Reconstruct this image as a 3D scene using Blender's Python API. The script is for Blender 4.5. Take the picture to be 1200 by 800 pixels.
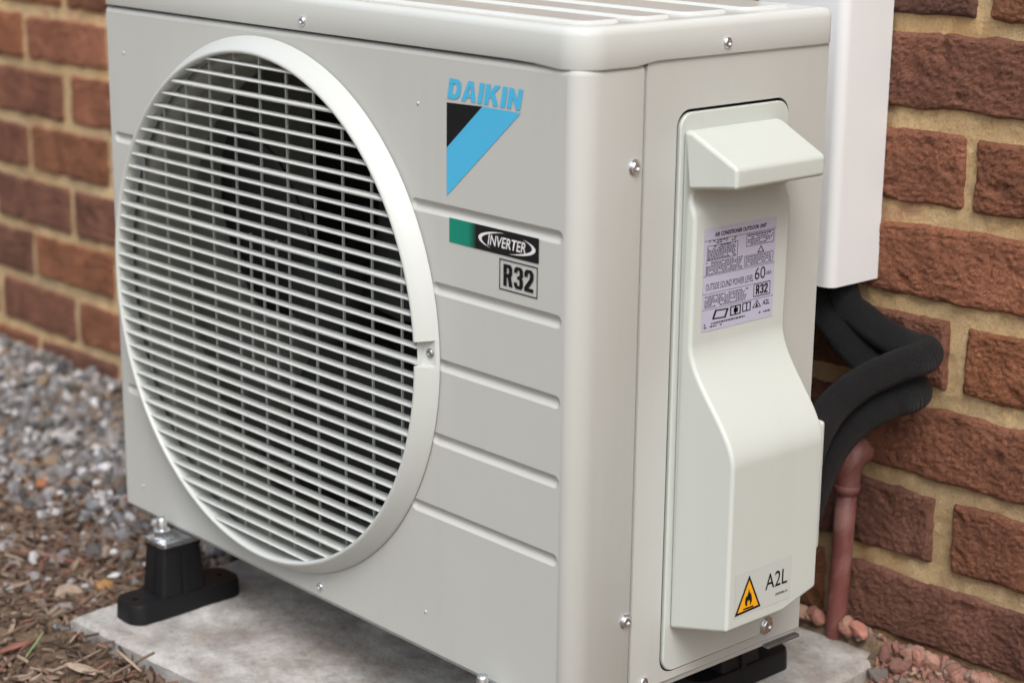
import bpy, bmesh, math, random
import numpy as np
from mathutils import Vector, Matrix, Euler, noise, geometry

random.seed(7)
np.random.seed(7)
for o in list(bpy.data.objects):
    bpy.data.objects.remove(o)
scene = bpy.context.scene
COL = scene.collection
R = math.radians

# ------------------------------------------------------------------ camera
CAM = Vector((1.69589, -0.98901, 0.69566))
yaw, pitch, roll = -0.8348298, -0.2621399, 0.0113165
fwd = Vector((math.cos(pitch)*math.sin(yaw), math.cos(pitch)*math.cos(yaw), math.sin(pitch)))
right = Vector((math.cos(yaw), -math.sin(yaw), 0))
up = right.cross(fwd)
r2 = right*math.cos(roll) + up*math.sin(roll)
u2 = -right*math.sin(roll) + up*math.cos(roll)
cd = bpy.data.cameras.new('camera')
cd.sensor_width = 36.0
cd.lens = 36.0*2266.1/1200.0
cd.clip_start = 0.02
cd.clip_end = 500.0
cd.dof.use_dof = True
cd.dof.focus_distance = 1.62
cd.dof.aperture_fstop = 5.6
cam = bpy.data.objects.new('camera', cd)
COL.objects.link(cam)
cam.matrix_world = Matrix(((r2.x, u2.x, -fwd.x, CAM.x), (r2.y, u2.y, -fwd.y, CAM.y), (r2.z, u2.z, -fwd.z, CAM.z), (0, 0, 0, 1)))
scene.camera = cam

# ------------------------------------------------------------------ light
SUN_DIR = Vector((0.78, -0.62, 1.30)).normalized()      # towards the sun
world = bpy.data.worlds.new('World')
scene.world = world
world.use_nodes = True
nt = world.node_tree
nt.nodes.clear()
sky = nt.nodes.new('ShaderNodeTexSky')
sky.sky_type = 'NISHITA'
sky.sun_disc = False
sky.sun_elevation = math.asin(SUN_DIR.z)
sky.sun_rotation = math.atan2(SUN_DIR.x, SUN_DIR.y)
sky.air_density = 1.0
sky.dust_density = 4.0
sky.ozone_density = 1.0
hs = nt.nodes.new('ShaderNodeHueSaturation')
hs.inputs['Saturation'].default_value = 0.62           # overcast: a nearly neutral sky
bg = nt.nodes.new('ShaderNodeBackground')
bg.inputs['Strength'].default_value = 0.15
wo = nt.nodes.new('ShaderNodeOutputWorld')
nt.links.new(sky.outputs[0], hs.inputs['Color'])
nt.links.new(hs.outputs[0], bg.inputs['Color'])
nt.links.new(bg.outputs[0], wo.inputs['Surface'])
sl = bpy.data.lights.new('sun', 'SUN')
sl.energy = 1.25
sl.angle = R(28)
sl.color = (1.0, 0.995, 0.985)
sun = bpy.data.objects.new('sun', sl)
COL.objects.link(sun)
sun.rotation_euler = (-SUN_DIR).to_track_quat('-Z', 'Y').to_euler()
scene.view_settings.view_transform = 'Standard'
scene.view_settings.look = 'None'
scene.view_settings.exposure = 0.42
scene.view_settings.gamma = 1.0
scene.view_settings.use_curve_mapping = False


# ------------------------------------------------------------------ helpers
def srgb(r, g, b):
    return tuple(((c/255)/12.92 if c/255 <= 0.04045 else (((c/255)+0.055)/1.055)**2.4) for c in (r, g, b)) + (1.0,)


MATS = {}


class NT:
    def __init__(self, name):
        self.m = bpy.data.materials.new(name)
        self.m.use_nodes = True
        self.t = self.m.node_tree
        self.b = self.t.nodes['Principled BSDF']
        MATS[name] = self.m

    def n(self, kind, **kw):
        x = self.t.nodes.new(kind)
        for k, v in kw.items():
            setattr(x, k, v)
        return x

    def l(self, a, b):
        self.t.links.new(a, b)

    def noise(self, scale, detail=4, rough=0.55, vec=None, dist=0.0):
        x = self.n('ShaderNodeTexNoise')
        x.inputs['Scale'].default_value = scale
        x.inputs['Detail'].default_value = detail
        x.inputs['Roughness'].default_value = rough
        x.inputs['Distortion'].default_value = dist
        if vec is not None:
            self.l(vec, x.inputs['Vector'])
        return x.outputs['Fac']

    def ramp(self, fac, stops, interp='LINEAR'):
        x = self.n('ShaderNodeValToRGB')
        x.color_ramp.interpolation = interp
        e = x.color_ramp.elements
        while len(e) < len(stops):
            e.new(0.5)
        for i, (p, c) in enumerate(stops):
            e[i].position = p
            e[i].color = c if len(c) == 4 else tuple(c) + (1,)
        self.l(fac, x.inputs['Fac'])
        return x.outputs['Color']

    def mix(self, fac, a, b, mode='MIX'):
        x = self.n('ShaderNodeMix', data_type='RGBA', blend_type=mode)
        for s, v in ((x.inputs['Factor'], fac), (x.inputs[6], a), (x.inputs[7], b)):
            if isinstance(v, (int, float)):
                s.default_value = v
            elif isinstance(v, tuple):
                s.default_value = v
            else:
                self.l(v, s)
        return x.outputs[2]

    def math(self, op, a, b=0.0):
        x = self.n('ShaderNodeMath', operation=op)
        for i, v in enumerate((a, b)):
            if isinstance(v, (int, float)):
                x.inputs[i].default_value = v
            else:
                self.l(v, x.inputs[i])
        return x.outputs[0]

    def bump(self, h, strength=0.3, dist=0.002, prev=None):
        x = self.n('ShaderNodeBump')
        x.inputs['Strength'].default_value = strength
        x.inputs['Distance'].default_value = dist
        self.l(h, x.inputs['Height'])
        if prev is not None:
            self.l(prev, x.inputs['Normal'])
        self.l(x.outputs[0], self.b.inputs['Normal'])
        return x.outputs[0]

    def set(self, **kw):
        for k, v in kw.items():
            s = self.b.inputs[k.replace('_', ' ')]
            if isinstance(v, (int, float, tuple)):
                s.default_value = v
            else:
                self.l(v, s)
        return self


def coords(t, kind='Object'):
    return t.n('ShaderNodeTexCoord').outputs[kind]


def paint(name, col, rough, bump=0.04, spec=0.5, dirt=0.05, streak=0.0, wave=0.0):
    t = NT(name)
    c = coords(t)
    a = t.noise(7, 5, 0.6, c)
    low = t.mix(1.0, col, (1-dirt, 1-dirt*1.1, 1-dirt*1.35, 1), 'MULTIPLY')
    base = t.mix(a, col, low)
    if streak:
        mp = t.n('ShaderNodeMapping')
        mp.inputs['Scale'].default_value = (26, 26, 1.6)
        t.l(c, mp.inputs['Vector'])
        k = t.ramp(t.noise(1.0, 6, 0.7, mp.outputs[0]), [(0.52, (0, 0, 0)), (0.72, (streak, streak, streak))])
        base = t.mix(k, base, t.mix(1.0, base, (0.80, 0.77, 0.71, 1), 'MULTIPLY'))
    t.set(Base_Color=base, Specular_IOR_Level=spec)
    rr = t.n('ShaderNodeMapRange')
    rr.inputs[3].default_value = rough*0.8
    rr.inputs[4].default_value = rough*1.25
    t.l(t.noise(12, 6, 0.7, c), rr.inputs[0])
    t.set(Roughness=rr.outputs[0])
    w = t.bump(t.noise(5.0, 2, 0.4, c), wave, 0.004) if wave else None
    t.bump(t.noise(420, 2, 0.5, c), bump, 0.0006, w)
    return t.m


M_body = paint('ivory_paint', srgb(188, 190, 185), 0.5, 0.04, 0.32, 0.06, 0.16, 0.25)
M_lid = paint('ivory_paint_glossy', srgb(203, 207, 203), 0.2, 0.015, 0.32)
M_cover = paint('ivory_plastic', srgb(197, 203, 197), 0.42, 0.05, 0.5, 0.05, 0.15)
M_grille = paint('white_plastic', srgb(196, 200, 196), 0.38, 0.03)
M_duct = paint('white_pvc', srgb(228, 230, 230), 0.45, 0.01, dirt=0.03)
M_inner = paint('inner_paint', srgb(150, 150, 140), 0.5)
M_black = paint('black_print', (0.006, 0.006, 0.007, 1), 0.6, 0.0, 0.25)
M_blue = paint('blue_print', srgb(74, 180, 222), 0.35, 0.0, dirt=0.02)
M_white = paint('white_print', srgb(225, 225, 225), 0.4, 0.0, dirt=0.02)
M_yellow = paint('yellow_print', srgb(238, 170, 28), 0.4, 0.0, dirt=0.02)
M_lilac = paint('lilac_sticker', srgb(186, 186, 206), 0.32, 0.0, dirt=0.03)
M_clear = paint('grey_sticker', srgb(192, 197, 192), 0.22, 0.0, dirt=0.02)
M_greek = paint('grey_print', (0.06, 0.06, 0.075, 1), 0.4, 0.0)
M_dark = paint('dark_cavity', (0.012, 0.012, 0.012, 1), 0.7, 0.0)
M_fan = paint('fan_plastic', (0.010, 0.011, 0.012, 1), 0.55, 0.0)


def metal(name, col, rough):
    t = NT(name)
    c = coords(t)
    t.set(Base_Color=t.mix(t.noise(160, 4, 0.6, c), col, tuple(v*0.75 for v in col[:3])+(1,)), Metallic=1.0)
    rr = t.n('ShaderNodeMapRange')
    rr.inputs[3].default_value = rough*0.7
    rr.inputs[4].default_value = rough*1.5
    t.l(t.noise(240, 3, 0.6, c), rr.inputs[0])
    t.set(Roughness=rr.outputs[0])
    return t.m


M_zinc = metal('zinc_plate', (0.86, 0.88, 0.91, 1), 0.26)
M_galv = metal('galvanised_steel', (0.42, 0.43, 0.42, 1), 0.45)


def mat_inverter():
    t = NT('teal_to_black_print')
    s = t.n('ShaderNodeSeparateXYZ')
    t.l(coords(t, 'Object'), s.inputs[0])
    rr = t.n('ShaderNodeMapRange')
    rr.inputs[1].default_value = 0.5275
    rr.inputs[2].default_value = 0.634
    t.l(s.outputs[0], rr.inputs[0])
    t.set(Base_Color=t.ramp(rr.outputs[0], [(0.0, srgb(8, 132, 108)), (0.22, srgb(12, 128, 106)), (0.31, (0.006, 0.006, 0.007, 1))]), Roughness=0.5, Specular_IOR_Level=0.3)
    return t.m


M_inv = mat_inverter()


def mat_brick():
    t = NT('handmade_brick')
    oi = t.n('ShaderNodeObjectInfo')
    rnd = oi.outputs['Random']
    c = coords(t)
    off = t.n('ShaderNodeVectorMath', operation='MULTIPLY_ADD')
    cb = t.n('ShaderNodeCombineXYZ')
    t.l(rnd, cb.inputs[0]); t.l(rnd, cb.inputs[1]); t.l(rnd, cb.inputs[2])
    t.l(cb.outputs[0], off.inputs[0])
    off.inputs[1].default_value = (37, 53, 71)
    t.l(c, off.inputs[2])
    v = off.outputs[0]
    base = t.ramp(rnd, [(0.0, srgb(178, 125, 98)), (0.22, srgb(150, 111, 97)), (0.42, srgb(188, 131, 98)), (0.6, srgb(166, 119, 93)), (0.8, srgb(134, 102, 92)), (1.0, srgb(194, 135, 106))])
    patch = t.noise(14, 6, 0.65, v, 0.6)
    dark = t.mix(1.0, base, (0.66, 0.62, 0.62, 1), 'MULTIPLY')
    light = t.mix(1.0, base, (1.28, 1.2, 1.14, 1), 'MULTIPLY')
    col = t.mix(t.ramp(patch, [(0.32, (0, 0, 0)), (0.68, (1, 1, 1))]), dark, light)
    fine = t.noise(240, 8, 0.8, v, 1.0)
    col = t.mix(t.ramp(fine, [(0.38, (0.9, 0.9, 0.9)), (0.53, (0, 0, 0))]), col, t.mix(1.0, col, (0.46, 0.42, 0.41, 1), 'MULTIPLY'))  # micro shadows of the rough face put into the colour as dark specks
    # pale lime and mortar smears with their own shapes
    sm = t.ramp(t.noise(26, 7, 0.7, v, 1.2), [(0.66, (0, 0, 0)), (0.78, (0.5, 0.5, 0.5))])
    col = t.mix(sm, col, srgb(176, 128, 104))
    t.set(Base_Color=col, Roughness=0.92, Specular_IOR_Level=0.2)
    st = t.n('ShaderNodeMapping')
    st.inputs['Scale'].default_value = (0.75, 1.0, 1.5)
    t.l(v, st.inputs['Vector'])
    b0 = t.bump(t.noise(60, 4, 0.6, st.outputs[0], 1.0), 0.6, 0.004)
    b1 = t.bump(t.noise(300, 8, 0.82, st.outputs[0], 0.9), 1.0, 0.0048, b0)
    t.bump(t.noise(560, 4, 0.75, v), 1.0, 0.0022, b1)
    return t.m


M_brick = mat_brick()


def mat_brick_far():
    t = NT('brick_joined')
    g = t.n('ShaderNodeNewGeometry')
    c = coords(t)
    base = t.ramp(g.outputs['Random Per Island'], [(0.0, srgb(178, 125, 98)), (0.3, srgb(150, 111, 97)), (0.55, srgb(188, 131, 98)), (0.8, srgb(134, 102, 92)), (1.0, srgb(194, 135, 106))])
    col = t.mix(t.noise(30, 6, 0.65, c), t.mix(1.0, base, (0.7, 0.66, 0.66, 1), 'MULTIPLY'), base)
    t.set(Base_Color=col, Roughness=0.92, Specular_IOR_Level=0.2)
    t.bump(t.noise(120, 8, 0.72, c), 0.8, 0.003)
    return t.m


M_brickfar = mat_brick_far()


def mat_mortar():
    t = NT('sandy_mortar')
    c = coords(t)
    a = t.ramp(t.noise(9, 6, 0.6, c, 0.5), [(0.3, srgb(226, 184, 130)), (0.55, srgb(246, 214, 164)), (0.75, srgb(240, 206, 160))])
    # greenish grey weathering and pink brick dust
    w = t.ramp(t.noise(3.2, 4, 0.6, c, 0.8), [(0.44, (0, 0, 0)), (0.62, (0.5, 0.5, 0.5))])
    a = t.mix(w, a, srgb(182, 164, 134))
    pk = t.ramp(t.noise(11, 4, 0.6, c, 1.4), [(0.57, (0, 0, 0)), (0.70, (0.65, 0.65, 0.65))])
    a = t.mix(pk, a, srgb(204, 152, 128))
    g = t.noise(480, 4, 0.7, c)
    a = t.mix(t.ramp(g, [(0.34, (0.7, 0.7, 0.7)), (0.5, (0, 0, 0))]), a, t.mix(1.0, a, (0.62, 0.6, 0.56, 1), 'MULTIPLY'))
    t.set(Base_Color=a, Roughness=0.95, Specular_IOR_Level=0.15)
    b1 = t.bump(t.noise(90, 8, 0.78, c, 0.6), 1.0, 0.007)
    t.bump(t.noise(620, 4, 0.7, c), 0.9, 0.0013, b1)
    return t.m


M_mortar = mat_mortar()


def mat_island(name, stops, rough=0.85, fine=260, bump=0.5, tint=0.35):
    t = NT(name)
    g = t.n('ShaderNodeNewGeometry')
    oi = t.n('ShaderNodeObjectInfo')
    r = t.math('FRACT', t.math('ADD', g.outputs['Random Per Island'], oi.outputs['Random']))
    c = coords(t)
    col = t.ramp(r, stops, 'LINEAR')
    col = t.mix(t.math('MULTIPLY', t.noise(fine, 5, 0.65, c), tint*2), col, t.mix(1.0, col, (0.45, 0.42, 0.4, 1), 'MULTIPLY'))
    t.set(Base_Color=col, Roughness=rough, Specular_IOR_Level=0.3)
    t.bump(t.noise(fine*1.5, 4, 0.6, c), bump, 0.001)
    return t.m


M_gravel = mat_island('grey_gravel', [(0, srgb(88, 87, 86)), (0.16, srgb(152, 153, 156)), (0.3, srgb(104, 98, 94)), (0.40, srgb(196, 197, 200)), (0.52, srgb(78, 76, 75)), (0.66, srgb(142, 136, 130)), (0.75, srgb(232, 232, 233)), (0.82, srgb(108, 99, 93)), (0.95, srgb(160, 138, 116)), (1, srgb(138, 137, 138))])
M_mulch = mat_island('bark_mulch', [(0, srgb(88, 72, 62)), (0.2, srgb(122, 102, 88)), (0.4, srgb(74, 61, 54)), (0.55, srgb(142, 122, 106)), (0.66, srgb(130, 90, 76)), (0.76, srgb(100, 86, 76)), (0.90, srgb(168, 150, 130)), (1, srgb(92, 70, 60))], 0.9, 160)
M_rubble = mat_island('pink_rubble', [(0, srgb(168, 120, 106)), (0.25, srgb(138, 100, 90)), (0.42, srgb(184, 144, 128)), (0.58, srgb(122, 86, 77)), (0.7, srgb(160, 128, 114)), (0.82, srgb(112, 108, 104)), (0.9, srgb(176, 150, 132)), (1, srgb(164, 118, 103))], 0.9, 140)


def mat_plain(name, col, rough=0.85, fine=150, var=0.5, bump=0.4, dist=0.001):
    t = NT(name)
    c = coords(t)
    low = tuple(v*var for v in col[:3])+(1,)
    t.set(Base_Color=t.mix(t.noise(fine, 6, 0.65, c), low, tuple(min(1, v*1.25) for v in col[:3])+(1,)), Roughness=rough, Specular_IOR_Level=0.3)
    t.bump(t.noise(fine*2, 5, 0.65, c), bump, dist)
    return t.m


M_orange = mat_plain('orange_stone', srgb(168, 106, 68))
M_amber = mat_plain('amber_stone', srgb(166, 126, 80))
M_redbark = mat_plain('red_bark', srgb(136, 90, 76), 0.9, 90)
M_palegrey = mat_plain('pale_grey_stone', srgb(166, 164, 160))
M_greywood = mat_plain('weathered_wood', srgb(168, 150, 132), 0.9, 90)
M_grass = mat_plain('grass_blade', srgb(112, 132, 84), 0.6, 90, 0.8)
M_rubber = mat_plain('black_rubber', (0.008, 0.008, 0.009, 1), 0.5, 200, 0.7, 0.25, 0.0005)


def mat_soil():
    t = NT('damp_soil')
    c = coords(t)
    a = t.ramp(t.noise(5, 8, 0.65, c, 0.4), [(0.28, srgb(98, 82, 69)), (0.5, srgb(140, 119, 99)), (0.72, srgb(170, 147, 123))])
    f = t.noise(170, 8, 0.75, c)
    a = t.mix(t.ramp(f, [(0.35, (0.9, 0.9, 0.9)), (0.56, (0, 0, 0))]), a, t.mix(1.0, a, (0.42, 0.4, 0.38, 1), 'MULTIPLY'))
    t.set(Base_Color=a, Roughness=0.95, Specular_IOR_Level=0.2)
    t.bump(f, 1.0, 0.006)
    return t.m


M_soil = mat_soil()


def mat_slab():
    t = NT('concrete_slab')
    c = coords(t)
    a = t.ramp(t.noise(13, 9, 0.74, c, 0.2), [(0.30, srgb(142, 140, 136)), (0.48, srgb(184, 182, 178)), (0.64, srgb(220, 219, 215))])
    # rust-brown soil washed over the slab, with its own outline
    mud = t.ramp(t.noise(5.0, 9, 0.76, c, 0.4), [(0.46, (0, 0, 0)), (0.62, (0.58, 0.58, 0.58))])
    a = t.mix(mud, a, srgb(138, 114, 99))
    f = t.noise(90, 8, 0.75, c)
    a = t.mix(t.ramp(f, [(0.34, (0.7, 0.7, 0.7)), (0.48, (0, 0, 0))]), a, t.mix(1.0, a, (0.68, 0.64, 0.6, 1), 'MULTIPLY'))
    t.set(Base_Color=a, Roughness=0.85, Specular_IOR_Level=0.3)
    b = t.bump(t.noise(60, 8, 0.75, c), 0.7, 0.004)
    t.bump(t.noise(300, 6, 0.75, c), 0.8, 0.0022, b)
    return t.m


M_slab = mat_slab()


def mat_hose():
    t = NT('ribbed_black_insulation')
    u = t.n('ShaderNodeUVMap')
    s = t.n('ShaderNodeSeparateXYZ')
    t.l(u.outputs[0], s.inputs[0])
    w1 = t.math('SINE', t.math('MULTIPLY', s.outputs[0], 2*math.pi*50))
    w2 = t.math('SINE', t.math('MULTIPLY', s.outputs[1], 2*math.pi*520))
    h = t.math('ADD', w1, w2)
    c = coords(t)
    t.set(Base_Color=t.mix(t.noise(60, 5, 0.6, c), (0.005, 0.006, 0.007, 1), (0.013, 0.014, 0.017, 1)), Roughness=0.62, Specular_IOR_Level=0.5)
    t.bump(h, 1.0, 0.0008)
    return t.m


M_hose = mat_hose()


def mat_pipe():
    t = NT('dusty_red_pvc')
    c = coords(t)
    d = t.ramp(t.noise(16, 6, 0.65, c, 0.8), [(0.46, (0, 0, 0)), (0.72, (0.7, 0.7, 0.7))])
    col = t.mix(d, srgb(118, 68, 63), srgb(170, 128, 120))
    t.set(Base_Color=col, Roughness=0.55)
    t.bump(t.noise(220, 5, 0.6, c), 0.2, 0.0006)
    return t.m


M_pipe = mat_pipe()


def mesh_obj(name, bm, mat, parent=None, smooth=None, bevel=0.0, seg=3, recalc=True):
    if recalc:
        bmesh.ops.recalc_face_normals(bm, faces=bm.faces)
    me = bpy.data.meshes.new(name)
    bm.to_mesh(me)
    bm.free()
    return link(name, me, mat, parent, smooth, bevel, seg)


def link(name, me, mat, parent=None, smooth=None, bevel=0.0, seg=3):
    if mat is not None and not me.materials:
        me.materials.append(mat)
    o = bpy.data.objects.new(name, me)
    COL.objects.link(o)
    if smooth is not None:
        me.shade_smooth() if smooth >= 180 else smooth_by_angle(me, smooth)
    if bevel > 0:
        m = o.modifiers.new('bevel', 'BEVEL')
        m.width = bevel
        m.segments = seg
        m.limit_method = 'ANGLE'
        m.angle_limit = R(35)
        m.harden_normals = False
        me.shade_smooth()
        w = o.modifiers.new('normals', 'WEIGHTED_NORMAL')
        w.keep_sharp = False
    if parent is not None:
        adopt(o, parent)
    return o


def smooth_by_angle(me, deg):
    me.shade_smooth()
    bm = bmesh.new()
    bm.from_mesh(me)
    lim = R(deg)
    for e in bm.edges:
        if len(e.link_faces) == 2 and e.calc_face_angle(0) > lim:
            e.smooth = False
    bm.to_mesh(me)
    bm.free()


def world_m(o):
    m = o.matrix_basis.copy()
    p = o.parent
    if p is not None:
        m = world_m(p) @ o.matrix_parent_inverse @ m
    return m


def adopt(o, parent):
    o.parent = parent
    o.matrix_parent_inverse = world_m(parent).inverted()


def tag(o, label=None, cat=None, group=None, kind=None):
    if label: o['label'] = label
    if cat: o['category'] = cat
    if group: o['group'] = group
    if kind: o['kind'] = kind
    return o


def empty(name, loc, label, cat, group=None):
    o = bpy.data.objects.new(name, None)
    o.empty_display_size = 0.05
    COL.objects.link(o)
    o.location = loc
    return tag(o, label, cat, group)


def box(bm, x0, x1, y0, y1, z0, z1):
    vs = [bm.verts.new((x, y, z)) for x in (x0, x1) for y in (y0, y1) for z in (z0, z1)]
    for f in ((0, 1, 3, 2), (4, 6, 7, 5), (0, 4, 5, 1), (2, 3, 7, 6), (0, 2, 6, 4), (1, 5, 7, 3)):
        bm.faces.new([vs[i] for i in f])


def box_obj(name, dims, mat, parent=None, bevel=0.0, seg=3):
    bm = bmesh.new()
    box(bm, *dims)
    return mesh_obj(name, bm, mat, parent, None, bevel, seg)


def rrect(cx, cy, hx, hy, r, inset=0.0, n=6):
    hx -= inset; hy -= inset
    r = max(r-inset, 0.0004)
    r = min(r, hx-1e-5, hy-1e-5)
    pts = []
    for sx, sy, a0 in ((1, 1, 0), (-1, 1, 90), (-1, -1, 180), (1, -1, 270)):
        for k in range(n+1):
            a = R(a0+90*k/n)
            pts.append((cx+sx*(hx-r)+r*math.cos(a), cy+sy*(hy-r)+r*math.sin(a)))
    return pts


def circle(cx, cy, r, n):
    return [(cx+r*math.cos(2*math.pi*k/n), cy+r*math.sin(2*math.pi*k/n)) for k in range(n)]


def add_loop(bm, pts3):
    vs = [bm.verts.new(p) for p in pts3]
    es = [bm.edges.new((vs[i], vs[(i+1) % len(vs)])) for i in range(len(vs))]
    return vs, es


def bridge(bm, A, B, smooth=True, closed=True):
    n = len(A)
    for i in range(n if closed else n-1):
        j = (i+1) % n
        f = bm.faces.new((A[i], A[j], B[j], B[i]))
        f.smooth = smooth


def inside(p, poly):
    c = False
    j = len(poly)-1
    for i in range(len(poly)):
        (xi, yi), (xj, yj) = poly[i], poly[j]
        if (yi > p[1]) != (yj > p[1]) and p[0] < (xj-xi)*(p[1]-yi)/(yj-yi)+xi:
            c = not c
        j = i
    return c


def fill(bm, outer, holes, to3):
    """flat sheet with holes; returns the vertex loops of the holes"""
    loops = [outer]+holes
    co, ed, idx = [], [], []
    for lp in loops:
        k = len(co)
        co += [Vector(p) for p in lp]
        ed += [(k+i, k+(i+1) % len(lp)) for i in range(len(lp))]
        idx.append(range(k, k+len(lp)))
    v2, e2, f2, ov, oe, of = geometry.delaunay_2d_cdt(co, ed, [], 0, 1e-7)
    vs = [bm.verts.new(to3(p.x, p.y, 0)) for p in v2]
    where = {}
    for n, lst in enumerate(ov):
        for q in lst: where[q] = vs[n]
    for f in f2:
        c = sum((v2[i] for i in f), Vector((0, 0)))/len(f)
        if inside(c, outer) and not any(inside(c, h) for h in holes):
            bm.faces.new([vs[i] for i in f]).smooth = False
    return [[where[q] for q in r] for r in idx[1:]]


def plate(bm, outer, feats, to3, nrm):
    """flat plate with pressed features; feats: list of (function inset->loop, [(inset, height)...], cap)"""
    loops = fill(bm, outer, [fn(0) for fn, p, c in feats], to3)
    for (fn, prof, cap), v0 in zip(feats, loops):
        prev = v0
        for ins, h in prof:
            cur = [bm.verts.new(to3(u, v, h)) for u, v in fn(ins)]
            bridge(bm, prev, cur)
            prev = cur
        if cap:
            f = bm.faces.new(prev)
            f.smooth = False


def tube(bm, path, radii, n=12, cap=True, uv=False):
    """sweep a circle along a polyline"""
    path = [Vector(p) for p in path]
    if isinstance(radii, (int, float)):
        radii = [radii]*len(path)
    rings = []
    t0 = (path[1]-path[0]).normalized()
    ref = Vector((0, 0, 1)) if abs(t0.z) < 0.9 else Vector((1, 0, 0))
    nx = t0.cross(ref).normalized()
    L = [0.0]
    for i, p in enumerate(path):
        a = path[max(0, i-1)]; b = path[min(len(path)-1, i+1)]
        t = (b-a).normalized()
        nx = (nx-t*nx.dot(t)).normalized()
        ny = t.cross(nx)
        rings.append([bm.verts.new(p+(nx*math.cos(2*math.pi*k/n)+ny*math.sin(2*math.pi*k/n))*radii[i]) for k in range(n)])
        if i: L.append(L[-1]+(p-path[i-1]).length)
    lay = bm.loops.layers.uv.verify() if uv else None
    for i in range(len(rings)-1):
        for k in range(n):
            j = (k+1) % n
            f = bm.faces.new((rings[i][k], rings[i][j], rings[i+1][j], rings[i+1][k]))
            f.smooth = True
            if uv:
                for lp, (a, b) in zip(f.loops, ((k, i), (k+1, i), (k+1, i+1), (k, i+1))):
                    lp[lay].uv = (a/n, L[b])
    if cap:
        bm.faces.new(rings[0][::-1])
        bm.faces.new(rings[-1])


def smooth_path(pts, n=10):
    """Catmull-Rom through the points"""
    P = [Vector(p) for p in pts]
    P = [P[0]*2-P[1]] + P + [P[-1]*2-P[-2]]
    out = []
    for i in range(1, len(P)-2):
        for k in range(n):
            t = k/n
            out.append(0.5*((2*P[i])+(P[i+1]-P[i-1])*t+(2*P[i-1]-5*P[i]+4*P[i+1]-P[i+2])*t*t+(3*P[i]-P[i-1]-3*P[i+1]+P[i+2])*t**3))
    out.append(P[-2])
    return out


def lathe(bm, prof, axis_pt, axis, n=20, smooth=True):
    """prof: list of (radius, height along axis)"""
    ax = Vector(axis).normalized()
    ref = Vector((0, 0, 1)) if abs(ax.z) < 0.9 else Vector((1, 0, 0))
    u = ax.cross(ref).normalized(); v = ax.cross(u)
    c = Vector(axis_pt)
    prev = None
    for r, h in prof:
        if r < 1e-6:
            cur = bm.verts.new(c+ax*h)
        else:
            cur = [bm.verts.new(c+ax*h+(u*math.cos(2*math.pi*k/n)+v*math.sin(2*math.pi*k/n))*r) for k in range(n)]
        if prev is not None:
            if isinstance(prev, list) and isinstance(cur, list):
                bridge(bm, prev, cur, smooth)
            elif isinstance(prev, list):
                for k in range(n):
                    bm.faces.new((prev[k], prev[(k+1) % n], cur)).smooth = smooth
            elif isinstance(cur, list):
                for k in range(n):
                    bm.faces.new((prev, cur[(k+1) % n], cur[k])).smooth = smooth
        prev = cur


# ------------------------------------------------------------------ ground
W, D, H = 0.677, 0.285, 0.52
YW = 0.45
SLAB_Z = -0.086


def slab_z(x, y):
    return SLAB_Z+0.0185*(y+0.09)



slab_c, slab_s = math.cos(R(4.6)), math.sin(R(4.6))


def on_slab(x, y, m=0.0):
    dx, dy = x-0.050, y+0.098
    u, v = dx*slab_c+dy*slab_s, -dx*slab_s+dy*slab_c
    return -m < u < 0.652+m and -m < v < 0.490+m


def ground_h(x, y):
    n = noise.noise(Vector((x*3.1, y*3.1, 0.3)))*0.012 + noise.noise(Vector((x*11, y*11, 4.3)))*0.006 + noise.noise(Vector((x*34, y*34, 7.7)))*0.003
    h = -0.132+n
    # soil bank along the front of the slab
    yy = y+0.128-0.03*x
    bank = 0.046*math.exp(-(yy/(0.038 if yy > 0 else 0.055))**2)
    if x > 0.25: bank *= math.exp(-((x-0.25)/0.2)**2)
    h += bank*(1 if x > -1.2 else math.exp(-((x+1.2)/0.3)**2))
    if y < -0.2: h += 0.012
    # rubble bed towards the wall on the right
    if x > 0.3:
        k = min(1, max(0, (y-0.372)/0.066))
        h += min(1, (x-0.3)/0.25)*(0.012+0.050*k*k*(3-2*k))
    # never above the slab's underside
    if on_slab(x, y, -0.012): h = min(h, SLAB_Z-0.030)
    return h


def axis_pts(a, b, step, far):
    p = list(np.arange(a, b+1e-6, step))
    s = step
    lo, hi = p[0], p[-1]
    L, Hh = [], []
    while lo > -far:
        s *= 1.5; lo -= s; L.append(lo)
    s = step
    while hi < far:
        s *= 1.5; hi += s; Hh.append(hi)
    return L[::-1]+p+Hh


xs = axis_pts(-1.6, 1.5, 0.014, 60)
ys = axis_pts(-0.6, 0.5, 0.014, 60)
V = [(x, y, ground_h(x, y)) for y in ys for x in xs]
nx_ = len(xs)
F = [(j*nx_+i, j*nx_+i+1, (j+1)*nx_+i+1, (j+1)*nx_+i) for j in range(len(ys)-1) for i in range(nx_-1)]
me = bpy.data.meshes.new('ground')
me.from_pydata(V, [], F)
me.shade_smooth()
tag(link('ground', me, M_soil), kind='structure')

# ------------------------------------------------------------------ brick wall
PITCH_X, PITCH_Z, JOINT = 0.247, 0.0855, 0.016
BL, BH, BD = PITCH_X-JOINT, PITCH_Z-JOINT, 0.10
TILT = R(0.9)
wall = empty('brick_wall', (0.0, YW, -0.3), 'red-brown brick wall with wide sandy mortar joints behind the air conditioner', 'wall')
wall.rotation_euler = (0, -TILT, 0)


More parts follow.
